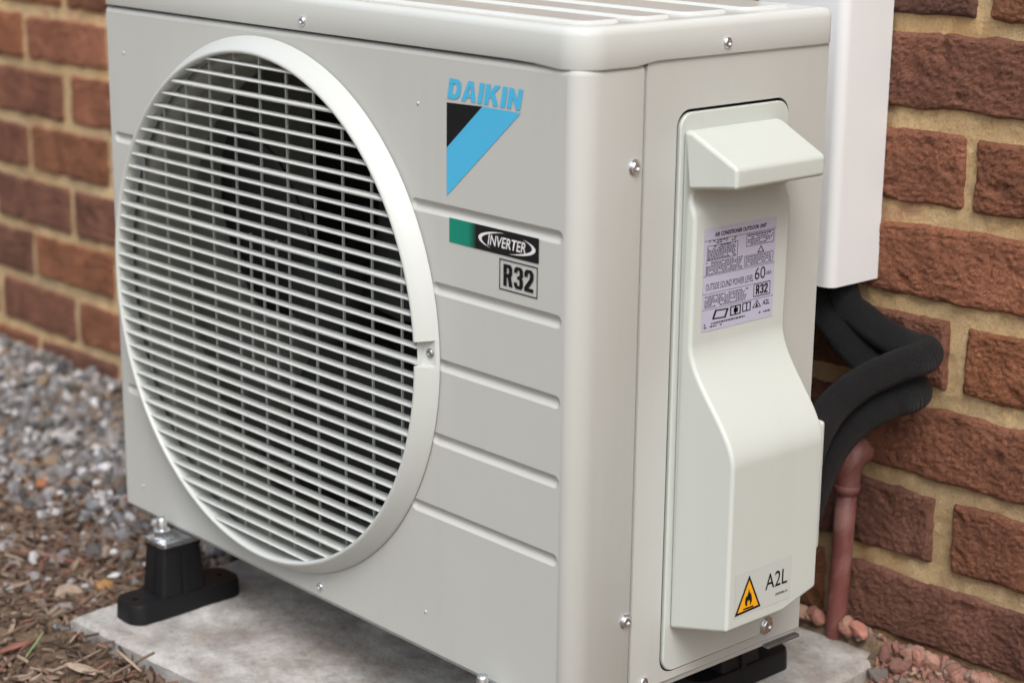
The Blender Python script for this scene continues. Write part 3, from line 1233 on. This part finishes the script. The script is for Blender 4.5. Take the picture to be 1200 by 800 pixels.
def stroke_letters(name, word, u0, u1, v0, v1, slant, frame, mat, parent, gap=0.10, lift=0.00055):
    """heavy block capitals drawn as polygons on a unit-high grid"""
    G = {
        'D': (0.86, [[(0, 0), (.5, 0), (.70, .06), (.82, .2), (.86, .42), (.86, .58), (.82, .8), (.70, .94), (.5, 1), (0, 1), (0, .72), (.3, .72), (.30, .76), (.46, .76), (.54, .70), (.57, .58), (.57, .42), (.54, .30), (.46, .24), (.30, .24), (.30, .73), (0, .73)]]),
        'A': (0.98, [[(0, 0), (.30, 0), (.36, .20), (.62, .20), (.68, 0), (.98, 0), (.66, 1), (.32, 1), (.20, .62), (.385, .42), (.49, .74), (.585, .40), (.38, .40), (.20, .63)]]),
        'I': (0.32, [[(0, 0), (.32, 0), (.32, 1), (0, 1)]]),
        'K': (0.98, [[(0, 0), (.30, 0), (.30, .30), (.40, .42), (.64, 0), (.98, 0), (.61, .62), (.95, 1), (.59, 1), (.30, .64), (.30, 1), (0, 1)]]),
        'N': (0.88, [[(0, 0), (.29, 0), (.29, .52), (.60, 0), (.88, 0), (.88, 1), (.59, 1), (.59, .48), (.28, 1), (0, 1)]]),
        'R': (0.60, [[(0, 0), (.22, 0), (.22, .40), (.28, .40), (.36, 0), (.60, 0), (.49, .46), (.57, .56), (.57, .86), (.46, 1), (0, 1), (0, .58), (.22, .58), (.22, .84), (.31, .84), (.35, .80), (.35, .62), (.31, .575), (0, .575)]]),
        '3': (0.58, [[(0, .28), (0, .14), (.12, 0), (.46, 0), (.58, .14), (.58, .42), (.50, .51), (.58, .60), (.58, .86), (.46, 1), (.12, 1), (0, .86), (0, .72), (.22, .72), (.22, .82), (.26, .85), (.32, .85), (.35, .80), (.35, .64), (.31, .59), (.20, .59), (.20, .44), (.31, .44), (.35, .39), (.35, .20), (.32, .15), (.26, .15), (.22, .19), (.22, .28)]]),
        '2': (0.58, [[(0, 0), (.57, 0), (.57, .17), (.27, .17), (.54, .52), (.58, .64), (.58, .86), (.46, 1), (.12, 1), (0, .86), (0, .66), (.22, .66), (.22, .80), (.26, .85), (.32, .85), (.35, .80), (.35, .66), (.32, .58), (0, .18)]]),
    }
    tot = sum(G[c][0] for c in word)+gap*(len(word)-1)
    k = (u1-u0-slant*(v1-v0))/tot
    polys, x = [], 0.0
    for c in word:
        for poly in G[c][1]:
            polys.append([(u0+(x+a)*k+slant*b*(v1-v0), v0+b*(v1-v0)) for a, b in poly])
        x += G[c][0]+gap
    bm = bmesh.new()
    for poly in polys:
        fill(bm, poly, [], lambda u, v, h: frame(u, v, lift))
    return mesh_obj(name, bm, mat, parent, recalc=False)


# brand mark
logo = print_polys('logo_sticker', [[(0.524, 0.4803), (0.567, 0.4818), (0.524, 0.4440)]], fr_front, M_black, ac)
print_polys('blue_band', [[(0.567, 0.4818), (0.6115, 0.4818), (0.5243, 0.4052), (0.524, 0.4440)]], fr_front, M_blue, logo)
stroke_letters('lettering', 'DAIKIN', 0.5245, 0.6140, 0.4838, 0.5000, 0.20, fr_front, M_blue, logo, 0.11)
# inverter badge
inv = print_polys('inverter_badge', [rect(0.5275, 0.6340, 0.3680, 0.3880)], fr_front, M_inv, ac)
print_text('INVERTER', 0.5745, 0.6190, 0.3735, 0.3822, fr_front, M_white, inv, 0.012, 0.2)


def swoosh(cx, cz, rx, rz, a0, a1, w):
    n = 18
    o, i = [], []
    for k in range(n+1):
        t = k/n; a = R(a0+(a1-a0)*t); ww = w*math.sin(math.pi*t)+0.00008
        o.append((cx+rx*math.cos(a), cz+rz*math.sin(a)))
        i.append((cx+(rx-ww)*math.cos(a), cz+(rz-ww*0.5)*math.sin(a)))
    return o+i[::-1]


print_polys('swoosh', [swoosh(0.5970, 0.3779, 0.0335, 0.0078, 95, 235, 0.0042), swoosh(0.5970, 0.3779, 0.0335, 0.0078, -85, 55, 0.0042)], fr_front, M_white, inv, 0.0007)
r32 = print_polys('refrigerant_badge', frame_rect(0.5886, 0.6330, 0.3402, 0.3652, 0.0010), fr_front, M_black, ac)
stroke_letters('lettering', 'R32', 0.5935, 0.6285, 0.3440, 0.3615, 0.0, fr_front, M_black, r32, 0.075)

# rating plate
ly0, ly1, lz0, lz1 = 0.1252, 0.2116, 0.3040, 0.3876
rp = print_polys('rating_plate', [rect(ly0, ly1, lz0, lz1)], fr_neck, M_lilac, cover, 0.0004)
LW, LH = ly1-ly0, lz1-lz0


def lu(a): return ly0+a*LW
def lv(b): return lz1-b*LH


print_text('AIR CONDITIONER OUTDOOR UNIT', lu(.14), lu(.86), lv(.085), lv(.045), fr_neck, M_black, rp, 0.03)
print_text('OUTSIDE SOUND POWER LEVEL', lu(.04), lu(.70), lv(.600), lv(.535), fr_neck, M_black, rp, 0.0)
print_text('60', lu(.72), lu(.87), lv(.595), lv(.475), fr_neck, M_black, rp, 0.0)
print_text('dBA', lu(.88), lu(.96), lv(.565), lv(.530), fr_neck, M_black, rp, 0.0)
stroke_letters('lettering', 'R32', lu(.745), lu(.915), lv(.745), lv(.650), 0.0, fr_neck, M_black, rp, 0.075)
print_text('A2L', lu(.85), lu(.95), lv(.865), lv(.815), fr_neck, M_black, rp, 0.02)
rl = [rect(lu(0), lu(1), lv(.1155), lv(.112)), rect(lu(0), lu(1), lv(.4585), lv(.455)), rect(lu(0), lu(.7), lv(.6335), lv(.630)), rect(lu(0), lu(1), lv(.7885), lv(.785))]
rl += frame_rect(lu(.71), lu(.95), lv(.765), lv(.632), 0.0007)
rl += frame_rect(lu(.04), lu(.46), lv(.31), lv(.165), 0.0004) + frame_rect(lu(.58), lu(.97), lv(.245), lv(.125), 0.0004) + frame_rect(lu(.56), lu(.97), lv(.44), lv(.335), 0.0004)


def outline_poly(pts, t):
    cx = sum(p[0] for p in pts)/len(pts); cy = sum(p[1] for p in pts)/len(pts)
    out = []
    n = len(pts)
    for i in range(n):
        a, b = pts[i], pts[(i+1) % n]
        def inn(p): return (p[0]+(cx-p[0])*t, p[1]+(cy-p[1])*t)
        out.append([a, b, inn(b), inn(a)])
    return out


rl += outline_poly([(lu(.74), lv(.325)), (lu(.84), lv(.325)), (lu(.79), lv(.255))], 0.35)
rl += outline_poly([(lu(.70), lv(.875)), (lu(.83), lv(.875)), (lu(.765), lv(.795))], 0.25)
rl += outline_poly([(lu(.14), lv(.895)), (lu(.33), lv(.905)), (lu(.37), lv(.815)), (lu(.18), lv(.805))], 0.28)
rl += outline_poly([(lu(.39), lv(.90)), (lu(.54), lv(.90)), (lu(.54), lv(.805)), (lu(.39), lv(.805))], 0.22)
rl += outline_poly([(lu(.56), lv(.89)), (lu(.68), lv(.89)), (lu(.68), lv(.80)), (lu(.56), lv(.80))], 0.22)
rl += [rect(lu(.455), lu(.475), lv(.90), lv(.805)), rect(lu(.615), lu(.63), lv(.89), lv(.80)), rect(lu(.44), lu(.50), lv(.875), lv(.83)), [(lu(.745), lv(.865)), (lu(.785), lv(.865)), (lu(.765), lv(.82))]]
print_polys('ruling', rl, fr_neck, M_black, rp, 0.0006)
# the fine unreadable print
gk = []
rg = random.Random(3)
def greek(a0, a1, b, h, fill=0.8):
    a = a0
    while a < a1:
        w = rg.uniform(0.012, 0.04)
        if a+w > a1: break
        if rg.random() < fill:
            gk.append(rect(lu(a), lu(a+w), lv(b+h), lv(b)))
        a += w+0.008
for b in (.12, .14): greek(.06, .5, b, .011, .55)
for k in range(7): greek(.05, .45, .172+k*.0195, .011, .85)
for k in range(5): greek(.60, .96, .135+k*.021, .011, .75)
for k in range(4): greek(.58, .96, .348+k*.022, .011, .8)
for k in range(7): greek(.03, .54, .325+k*.0185, .010, .85)
for k in range(6): greek(.03, .66-.03*(k % 3), .655+k*.0205, .011, .9)
greek(.03, .62, .925, .018, .95); greek(.03, .30, .955, .014, .9); greek(.80, .98, .925, .016, .9)
print_polys('fine_print', gk, fr_neck, M_greek, rp, 0.0006)

# flammability sticker
wl = print_polys('warning_sticker', [rect(0.1215, 0.1915, 0.0755, 0.1130)], fr_bulge, M_clear, cover, 0.0003)
tri = [(0.1222, 0.0770), (0.1540, 0.0782), (0.1385, 0.1092)]
cx = sum(p[0] for p in tri)/3; cz = sum(p[1] for p in tri)/3
print_polys('warning_triangle', [tri], fr_bulge, M_black, wl, 0.0005)
print_polys('yellow_field', [[(p[0]+(cx-p[0])*.20, p[1]+(cz-p[1])*.20) for p in tri]], fr_bulge, M_yellow, wl, 0.0007)
fl = [(-.30, .02), (-.42, .20), (-.38, .45), (-.22, .66), (-.20, .52), (-.10, .72), (.02, 1.0), (.08, .82), (.20, .66), (.24, .74), (.36, .46), (.40, .22), (.28, .02), (.16, .0), (.20, .16), (.10, .34), (.0, .22), (-.06, .36), (-.16, .18), (-.12, .0)]
print_polys('flame', [[(cx+u*0.0105, cz-0.0050+v*0.0145) for u, v in fl], rect(cx-0.0062, cx+0.0062, cz-0.0078, cz-0.0064)], fr_bulge, M_black, wl, 0.0009)
print_text('A2L', 0.1590, 0.1865, 0.0905, 0.1040, fr_bulge, M_black, wl, 0.004)
print_text('3P559586-2A', 0.1720, 0.1875, 0.0822, 0.0845, fr_bulge, M_greek, wl, 0.02)

# --- mounting rails under the unit
for x in (0.098, 0.590):
    bm = bmesh.new()
    pts = rrect(x, D/2, 0.0175, D/2+0.0275, 0.006)
    A = [bm.verts.new((u, v, -0.0125)) for u, v in pts]; B = [bm.verts.new((u, v, -0.0070)) for u, v in pts]
    bridge(bm, A, B, False); bm.faces.new(A[::-1]); bm.faces.new(B)
    mesh_obj('mounting_foot', bm, M_zinc, ac, None, 0.0008, 2)


# ------------------------------------------------------------------ rubber feet
def rubber_foot(x, y, label):
    t = empty('rubber_foot', (x, y, slab_z(x, y)), label, 'rubber foot', 'rubber feet under the air conditioner')
    zb = slab_z(x, y)+0.0009
    bm = bmesh.new()
    pts = rrect(x, y+0.005, 0.0232, 0.066, 0.0155, 0, 8)
    hole = [circle(x, y-0.046, 0.0034, 16), circle(x, y+0.055, 0.0034, 16)]
    lv_ = []
    for z, ins in ((zb, 0.0), (zb+0.016, 0.0008), (zb+0.0195, 0.002)):
        q = rrect(x, y+0.005, 0.0232, 0.066, 0.0155, ins, 8)
        lv_.append([bm.verts.new((u, v, z)) for u, v in q])
    bridge(bm, lv_[0], lv_[1]); bridge(bm, lv_[1], lv_[2])
    bm.faces.new(lv_[0][::-1])
    ed = [bm.edges.get((lv_[2][i], lv_[2][(i+1) % len(pts)])) for i in range(len(pts))]
    for hcirc in hole:
        v, e = add_loop(bm, [(a, b, zb+0.0195) for a, b in hcirc])
        ed += e
        w = [bm.verts.new((a, b, zb+0.004)) for a, b in hcirc]
        bridge(bm, v, w); bm.faces.new(w)
    bmesh.ops.triangle_fill(bm, use_beauty=True, edges=ed, normal=(0, 0, 1))
    mesh_obj('base', bm, M_rubber, t, 40)
    bm = bmesh.new()
    z0, z1 = zb+0.0197, -0.0165
    prev = None
    for z, hx, hy in ((z0, 0.0196, 0.0262), ((z0+z1)/2, 0.0186, 0.0240), (z1-0.004, 0.0176, 0.0222), (z1, 0.0172, 0.0216)):
        q = rrect(x, y, hx, hy, 0.004, 0, 4)
        cur = [bm.verts.new((u, v, z)) for u, v in q]
        if prev: bridge(bm, prev, cur)
        else: bm.faces.new(cur[::-1])
        prev = cur
    bm.faces.new(prev)
    mesh_obj('pedestal', bm, M_rubber, t, 40)
    for sx, sy in ((-1, 0), (1, 0), (0, -1), (0, 1)):      # moulded ribs
        bm = bmesh.new()
        hx, hy = 0.0235, 0.0295
        a = [(x+sx*hx-(0.0025 if sy else 0.004 if sx > 0 else 0), y+sy*hy-(0.0025 if sx else 0.004 if sy > 0 else 0))]
        u0 = x+sx*0.0183-(0.003 if sy else 0.0025); u1 = x+sx*0.0183+(0.003 if sy else 0.0025)
        v0 = y+sy*0.0236-(0.003 if sx else 0.0025); v1 = y+sy*0.0236+(0.003 if sx else 0.0025)
        A = [bm.verts.new((p, q, z0)) for p, q in rect(u0+sx*.0012, u1+sx*.0012, v0+sy*.0016, v1+sy*.0016)]
        B = [bm.verts.new((p, q, z1-0.003)) for p, q in rect(u0-sx*.0016, u1-sx*.0016, v0-sy*.0030, v1-sy*.0030)]
        bridge(bm, A, B, False); bm.faces.new(A[::-1]); bm.faces.new(B)
        mesh_obj('rib', bm, M_rubber, t)
    # top plate, washer, nut and stud
    bm = bmesh.new()
    pts = rrect(x, y, 0.0180, 0.0226, 0.004)
    A = [bm.verts.new((u, v, -0.0164)) for u, v in pts]; B = [bm.verts.new((u, v, -0.0127)) for u, v in pts]
    bridge(bm, A, B, False); bm.faces.new(A[::-1]); bm.faces.new(B)
    mesh_obj('top_plate', bm, M_rubber, t)
    yb = y-0.012
    bm = bmesh.new()
    lathe(bm, [(0, 0), (0.0115, 0), (0.0115, 0.0016), (0.006, 0.0016)], (x, yb, -0.0069), (0, 0, 1), 24, False)
    mesh_obj('washer', bm, M_zinc, t)
    bm = bmesh.new()
    lathe(bm, [(0.0094, 0), (0.0094, 0.0070), (0.0080, 0.0080), (0.004, 0.0080)], (x, yb, -0.0053), (0, 0, 1), 6, False)
    mesh_obj('nut', bm, M_zinc, t)
    bm = bmesh.new()
    lathe(bm, [(0.0050, 0), (0.0050, 0.0185), (0.0040, 0.0205), (0, 0.0205)], (x, yb, -0.0055), (0, 0, 1), 14)
    mesh_obj('stud', bm, M_zinc, t)
    return t


rubber_foot(0.098, -0.004, 'black rubber mounting foot with bolt at the left front corner of the unit')
rubber_foot(0.590, -0.004, 'black rubber foot under the front of the unit, mostly hidden below its panel')
rubber_foot(0.594, 0.284, 'black rubber foot under the right rear of the unit, next to the wall')
rubber_foot(0.098, 0.284, 'black rubber foot at the left rear of the unit, hidden behind its grille')

# ------------------------------------------------------------------ trunking
bm = bmesh.new()
dx0, dx1, dy0, dy1 = 0.508, 0.6145, 0.383, YW+0.002
outl = [(dx0, dy1)]
rad = 0.010
for k in range(7):
    a = R(180+90*k/6); outl.append((dx0+rad+rad*math.cos(a), dy0+rad+rad*math.sin(a)))
for k in range(7):
    a = R(270+90*k/6); outl.append((dx1-rad+rad*math.cos(a), dy0+rad+rad*math.sin(a)))
outl.append((dx1, dy1))
t_ = 0.0022
inn = [(dx0+t_, dy1)]
for k in range(7):
    a = R(180+90*k/6); inn.append((dx0+rad+(rad-t_)*math.cos(a), dy0+rad+(rad-t_)*math.sin(a)))
for k in range(7):
    a = R(270+90*k/6); inn.append((dx1-rad+(rad-t_)*math.cos(a), dy0+rad+(rad-t_)*math.sin(a)))
inn.append((dx1-t_, dy1))
z0, z1 = 0.2865, 2.2
O0 = [bm.verts.new((u, v, z0)) for u, v in outl]; O1 = [bm.verts.new((u, v, z1)) for u, v in outl]
I0 = [bm.verts.new((u, v, z0)) for u, v in inn]; I1 = [bm.verts.new((u, v, z1)) for u, v in inn]
bridge(bm, O0, O1, True, False); bridge(bm, I1, I0, True, False); bridge(bm, I0, O0, False, False); bridge(bm, O1, I1, False, False)
tag(mesh_obj('pipe_trunking', bm, M_duct, None, 50), 'white plastic pipe trunking running up the brick wall behind the unit', 'trunking')

# ------------------------------------------------------------------ hoses
def hose(pts, r, label):
    P = smooth_path(pts, 12)
    bm = bmesh.new()
    tube(bm, P, r, 28, True, True)
    o = mesh_obj('insulated_hose', bm, M_hose, None, recalc=False)
    return tag(o, label, 'hose', 'insulated refrigerant hoses behind the unit')


hose([(0.5850, 0.4230, 0.4200), (0.5860, 0.4240, 0.3300), (0.5988, 0.4250, 0.2679), (0.6183, 0.4270, 0.2532), (0.6480, 0.4280, 0.2410), (0.6769, 0.4260, 0.2368), (0.7016, 0.4140, 0.2400), (0.7074, 0.4000, 0.2374), (0.6949, 0.3800, 0.2304), (0.6797, 0.3520, 0.2171), (0.6741, 0.3220, 0.2011), (0.6819, 0.2880, 0.1839), (0.6932, 0.2580, 0.1589)], 0.0152,
     'upper black ribbed insulated hose looping from the white trunking towards the unit')
hose([(0.5520, 0.4120, 0.4200), (0.5560, 0.4130, 0.3300), (0.5786, 0.4150, 0.2639), (0.5990, 0.4170, 0.2403), (0.6263, 0.4200, 0.2182), (0.6638, 0.4240, 0.2018), (0.6923, 0.4140, 0.2027), (0.6991, 0.4000, 0.2005), (0.6898, 0.3840, 0.1958), (0.6774, 0.3580, 0.1836), (0.6730, 0.3300, 0.1659), (0.6786, 0.3000, 0.1435), (0.6880, 0.2700, 0.1133)], 0.0150,
     'lower black ribbed insulated hose curving beneath the other one')

# ------------------------------------------------------------------ drain pipe
dp = empty('drain_pipe', (0.607, 0.428, -0.09), 'dusty red plastic drain pipe standing against the brick wall beside the slab', 'pipe')
bm = bmesh.new()
tube(bm, [(0.601, 0.4375, -0.13), (0.601, 0.4375, -0.05), (0.6035, 0.4370, 0.02), (0.606, 0.4365, 0.085)], 0.0102, 24)
mesh_obj('pipe', bm, M_pipe, dp, recalc=False)
bm = bmesh.new()
P = smooth_path([(0.606, 0.4365, 0.078), (0.6062, 0.4365, 0.092), (0.6070, 0.4385, 0.104), (0.6085, 0.4450, 0.112), (0.6100, 0.456, 0.115), (0.6110, 0.472, 0.116)], 6)
tube(bm, P, 0.0119, 24)
mesh_obj('elbow', bm, M_pipe, dp, recalc=False)
bm = bmesh.new()
tube(bm, [(0.6058, 0.4365, 0.076), (0.6059, 0.4365, 0.080), (0.606, 0.4365, 0.084)], 0.0126, 24)
mesh_obj('collar', bm, M_pipe, dp, recalc=False)


# ------------------------------------------------------------------ loose ground cover
def ico(sub):
    bm = bmesh.new()
    bmesh.ops.create_icosphere(bm, subdivisions=sub, radius=1.0)
    bm.verts.ensure_lookup_table()
    v = np.array([x.co[:] for x in bm.verts]); f = np.array([[a.index for a in q.verts] for q in bm.faces])
    bm.free()
    return v, f


def rough_stone(v, rs, amount=0.28, flat=1.0):
    """an angular stone: cut the sphere by random planes"""
    out = v.copy()
    for _ in range(7):
        n = rs.normal(size=3); n /= np.linalg.norm(n)
        d = rs.uniform(0.45, 0.85)
        k = out@n
        m = k > d
        out[m] -= np.outer(k[m]-d, n)
    out += rs.normal(scale=0.03, size=out.shape)
    out *= np.array([rs.uniform(0.8, 1.3), rs.uniform(0.7, 1.0), rs.uniform(0.55, 0.85)*flat])
    return out


def rot(rs, tilt=3.2):
    return np.array(Euler((rs.uniform(-tilt, tilt), rs.uniform(-tilt, tilt), rs.uniform(-3.2, 3.2))).to_matrix())


def bulk(name, items, mat, smooth=False):
    """items: list of (verts, faces(tri))"""
    V = np.concatenate([v for v, f in items]); off = 0; Fs = []
    for v, f in items:
        Fs.append(f+off); off += len(v)
    Fs = np.concatenate(Fs)
    me = bpy.data.meshes.new(name)
    me.from_pydata(V.tolist(), [], Fs.tolist())
    if smooth: me.shade_smooth()
    return link(name, me, mat)


rs = np.random.RandomState(11)
iv, iff = ico(2)
templates = [rough_stone(iv, rs) for _ in range(14)]
items = []
for _ in range(12000):
    x = rs.uniform(-1.7, 0.06); y = rs.uniform(-0.12, 0.447)
    if on_slab(x, y, 0.004): continue
    # thinner towards the mulch in front
    dens = min(1, max(0, (y+0.05-0.10*x)/0.27)) if y < 0.2 else 1
    dens = 0.10+0.90*dens**2.2
    if rs.rand() > dens: continue
    s = rs.uniform(0.0042, 0.0095) if rs.rand() < 0.88 else rs.uniform(0.0095, 0.0145)
    v = templates[rs.randint(14)]*s@rot(rs).T
    z = ground_h(x, y)+rs.uniform(0.0, 0.010)*dens+s*0.25
    items.append((v+np.array([x, min(y, 0.442-s), z]), iff))
tag(bulk('gravel', items, M_gravel), 'loose grey and white gravel covering the ground along the wall', 'gravel', kind='stuff')


def chip(rs, L, w, t):
    """a split sliver of bark: tapered, bent, five-sided section"""
    n = 5
    V, F = [], []
    bend = rs.uniform(-0.09, 0.09)*L; lift = rs.uniform(-0.06, 0.06)*L
    ring = 5
    for i in range(n):
        s = i/(n-1)
        wd = w*(0.35+0.65*math.sin(math.pi*(0.12+0.76*s)))*rs.uniform(0.8, 1.2)
        for k in range(ring):
            a = 2*math.pi*k/ring+0.3
            V.append(((s-0.5)*L+rs.uniform(-.05, .05)*w, math.cos(a)*wd/2+bend*(s-0.5)**2*2, math.sin(a)*t/2*rs.uniform(.7, 1.2)+lift*(s-0.5)**2*4))
    for i in range(n-1):
        for k in range(ring):
            a, b = i*ring+k, i*ring+(k+1) % ring
            F += [(a, b, b+ring), (a, b+ring, a+ring)]
    for i in (0, (n-1)*ring):
        F += [(i, i+1, i+2), (i, i+2, i+3), (i, i+3, i+4)]
    return np.array(V), np.array(F)


items = []
for _ in range(16000):
    if _ < 3000: x, y = rs.uniform(-1.5, 0.75), rs.uniform(-0.55, 0.25)
    else: x, y = rs.uniform(-0.62, 0.40), rs.uniform(-0.34, 0.20)
    if on_slab(x, y, 0.002): continue
    yy = y+0.128-0.03*x
    if y > -0.06:
        if x > 0.06 or rs.rand() < (y+0.02)/0.30: continue
    elif -0.045 < yy < 0.04 and rs.rand() < 0.66: continue       # the bank is nearly bare soil
    L = rs.uniform(0.007, 0.024) if rs.rand() < 0.86 else rs.uniform(0.024, 0.050)
    v, f = chip(rs, L, rs.uniform(0.0025, 0.0075), rs.uniform(0.0014, 0.0045))
    v = v@rot(rs, 0.45).T
    items.append((v+np.array([x, y, ground_h(x, y)+rs.uniform(0.0015, 0.009)]), f))
tag(bulk('bark_mulch', items, M_mulch), 'brown bark mulch scattered over the soil in front of the slab', 'mulch', kind='stuff')

# crumbs of soil and grit everywhere
items = []
cv, cf = ico(1)
for _ in range(14000):
    x = rs.uniform(-1.1, 0.5); y = rs.uniform(-0.38, 0.25)
    if on_slab(x, y, 0.0): continue
    s = rs.uniform(0.0012, 0.0040)
    items.append(((cv*rs.uniform(0.7, 1.3, 3)*s)@rot(rs).T+np.array([x, y, ground_h(x, y)+s*0.4]), cf))
tag(bulk('soil_crumbs', items, M_soil), 'crumbs of brown soil between the bark and stones', 'soil', kind='stuff')

# pink rubble by the wall on the right
pos = []
for _ in range(9000):
    x = rs.uniform(0.56, 1.02); y = rs.uniform(0.33, 0.448)
    if on_slab(x, y, 0.007): continue
    if math.hypot(x-0.601, y-0.4375) < 0.017: continue
    s = rs.uniform(0.0075, 0.0125)
    if any(math.hypot(x-a, y-b) < (s+c)*0.64 for a, b, c in pos): continue
    q = to_px((x, y, -0.07))
    if q[0] > 1225 or q[1] > 830: continue
    pos.append((x, min(y, 0.443-s), s))
pos.sort(key=lambda p: -p[2])
lesser = pos[75:]
pos = pos[:75]
for x, y, s in pos:
    me = bpy.data.meshes.new('rubble_stone')
    v = rough_stone(iv, rs)*s@rot(rs).T
    me.from_pydata(v.tolist(), [], iff.tolist())
    o = link('rubble_stone', me, M_rubble)
    o.location = (x, y, ground_h(x, y)+s*0.45)
    tag(o, 'small pinkish stone in the rubble between slab and wall', 'stone', 'pink rubble stones at the foot of the wall')
items = [(templates[rs.randint(14)]*s@rot(rs).T+np.array([x, y, ground_h(x, y)+s*0.4]), iff) for x, y, s in lesser]
for _ in range(6000):
    x = rs.uniform(0.52, 1.0); y = rs.uniform(0.30, 0.449)
    if on_slab(x, y, 0.003): continue
    s = rs.uniform(0.0015, 0.0050)
    items.append((templates[rs.randint(14)]*s@rot(rs).T+np.array([x, y, ground_h(x, y)+s*0.4]), iff))
tag(bulk('rubble_grit', items, M_rubble), 'fine pink grit between the larger rubble stones by the wall', 'grit', kind='stuff')


def px_ground(px, py):
    d = r2*((px-600)/2266.1)+u2*((400-py)/2266.1)+fwd
    z = -0.125
    for _ in range(12):
        t = (z-CAM.z)/d.z
        p = CAM+d*t
        z = ground_h(p.x, p.y)
    return p.x, p.y, z


def single_stone(name, px, py, s, mat, label, cat='stone', sc=(1, 1, 1)):
    x, y, z = px_ground(px, py)
    me = bpy.data.meshes.new(name)
    v = rough_stone(iv, rs)*s*np.array(sc)@rot(rs, 0.4).T
    me.from_pydata(v.tolist(), [], iff.tolist())
    o = link(name, me, mat)
    o.location = (x, y, z+s*0.55)
    tag(o, label, cat)


single_stone('orange_stone', 50, 573, 0.0105, M_orange, 'bright orange stone among the grey gravel left of the unit')
single_stone('amber_stone', 122, 694, 0.0115, M_amber, 'amber brown stone on the soil behind the slab corner')
single_stone('pale_pebble', 80, 703, 0.0165, M_greywood, 'large pale beige pebble beside the slab corner', 'pebble', (1.3, 1, 0.8))
single_stone('pale_pebble', 12, 694, 0.0110, M_palegrey, 'whitish grey pebble at the left picture edge by the soil bank', 'pebble', (1.3, 1, 0.8))


def sliver(name, px, py, L, w, t, ang, mat, label, cat, tilt=0.05):
    x, y, z = px_ground(px, py)
    v, f = chip(rs, L, w, t)
    me = bpy.data.meshes.new(name)
    me.from_pydata(v.tolist(), [], f.tolist())
    o = link(name, me, mat)
    o.location = (x, y, z+0.010)
    o.rotation_euler = (0.15, tilt, R(ang))
    tag(o, label, cat)


sliver('red_bark_chip', 18, 768, 0.028, 0.011, 0.005, 62, M_redbark, 'reddish flat bark chip lying on the mulch in the near left corner', 'bark chip', -0.25)
sliver('grey_wood_chip', 97, 788, 0.034, 0.012, 0.005, 20, M_greywood, 'pale weathered wood chip beside the near edge of the slab', 'wood chip')
sliver('red_twig', 55, 661, 0.110, 0.004, 0.004, 30, M_redbark, 'long thin reddish twig lying on the soil left of the rubber foot', 'twig')
sliver('grass_blade', 41, 764, 0.030, 0.0025, 0.001, 100, M_grass, 'single short green grass blade in the soil bank', 'grass blade', -0.7)
sliver('straw_stalk', 150, 786, 0.050, 0.004, 0.003, -5, M_greywood, 'pale straw stalk across the lower edge of the slab', 'stalk')

# the one large stone beside the pipe
me = bpy.data.meshes.new('pink_stone')
me.from_pydata((rough_stone(iv, rs)*0.0135*np.array([1, 0.8, 1.2])).tolist(), [], iff.tolist())
o = link('pink_stone', me, mat_plain('pink_stone', srgb(176, 122, 106)))
o.location = (0.634, 0.432, -0.058)
tag(o, 'largest pink stone, leaning on the wall right beside the foot of the red pipe', 'stone')
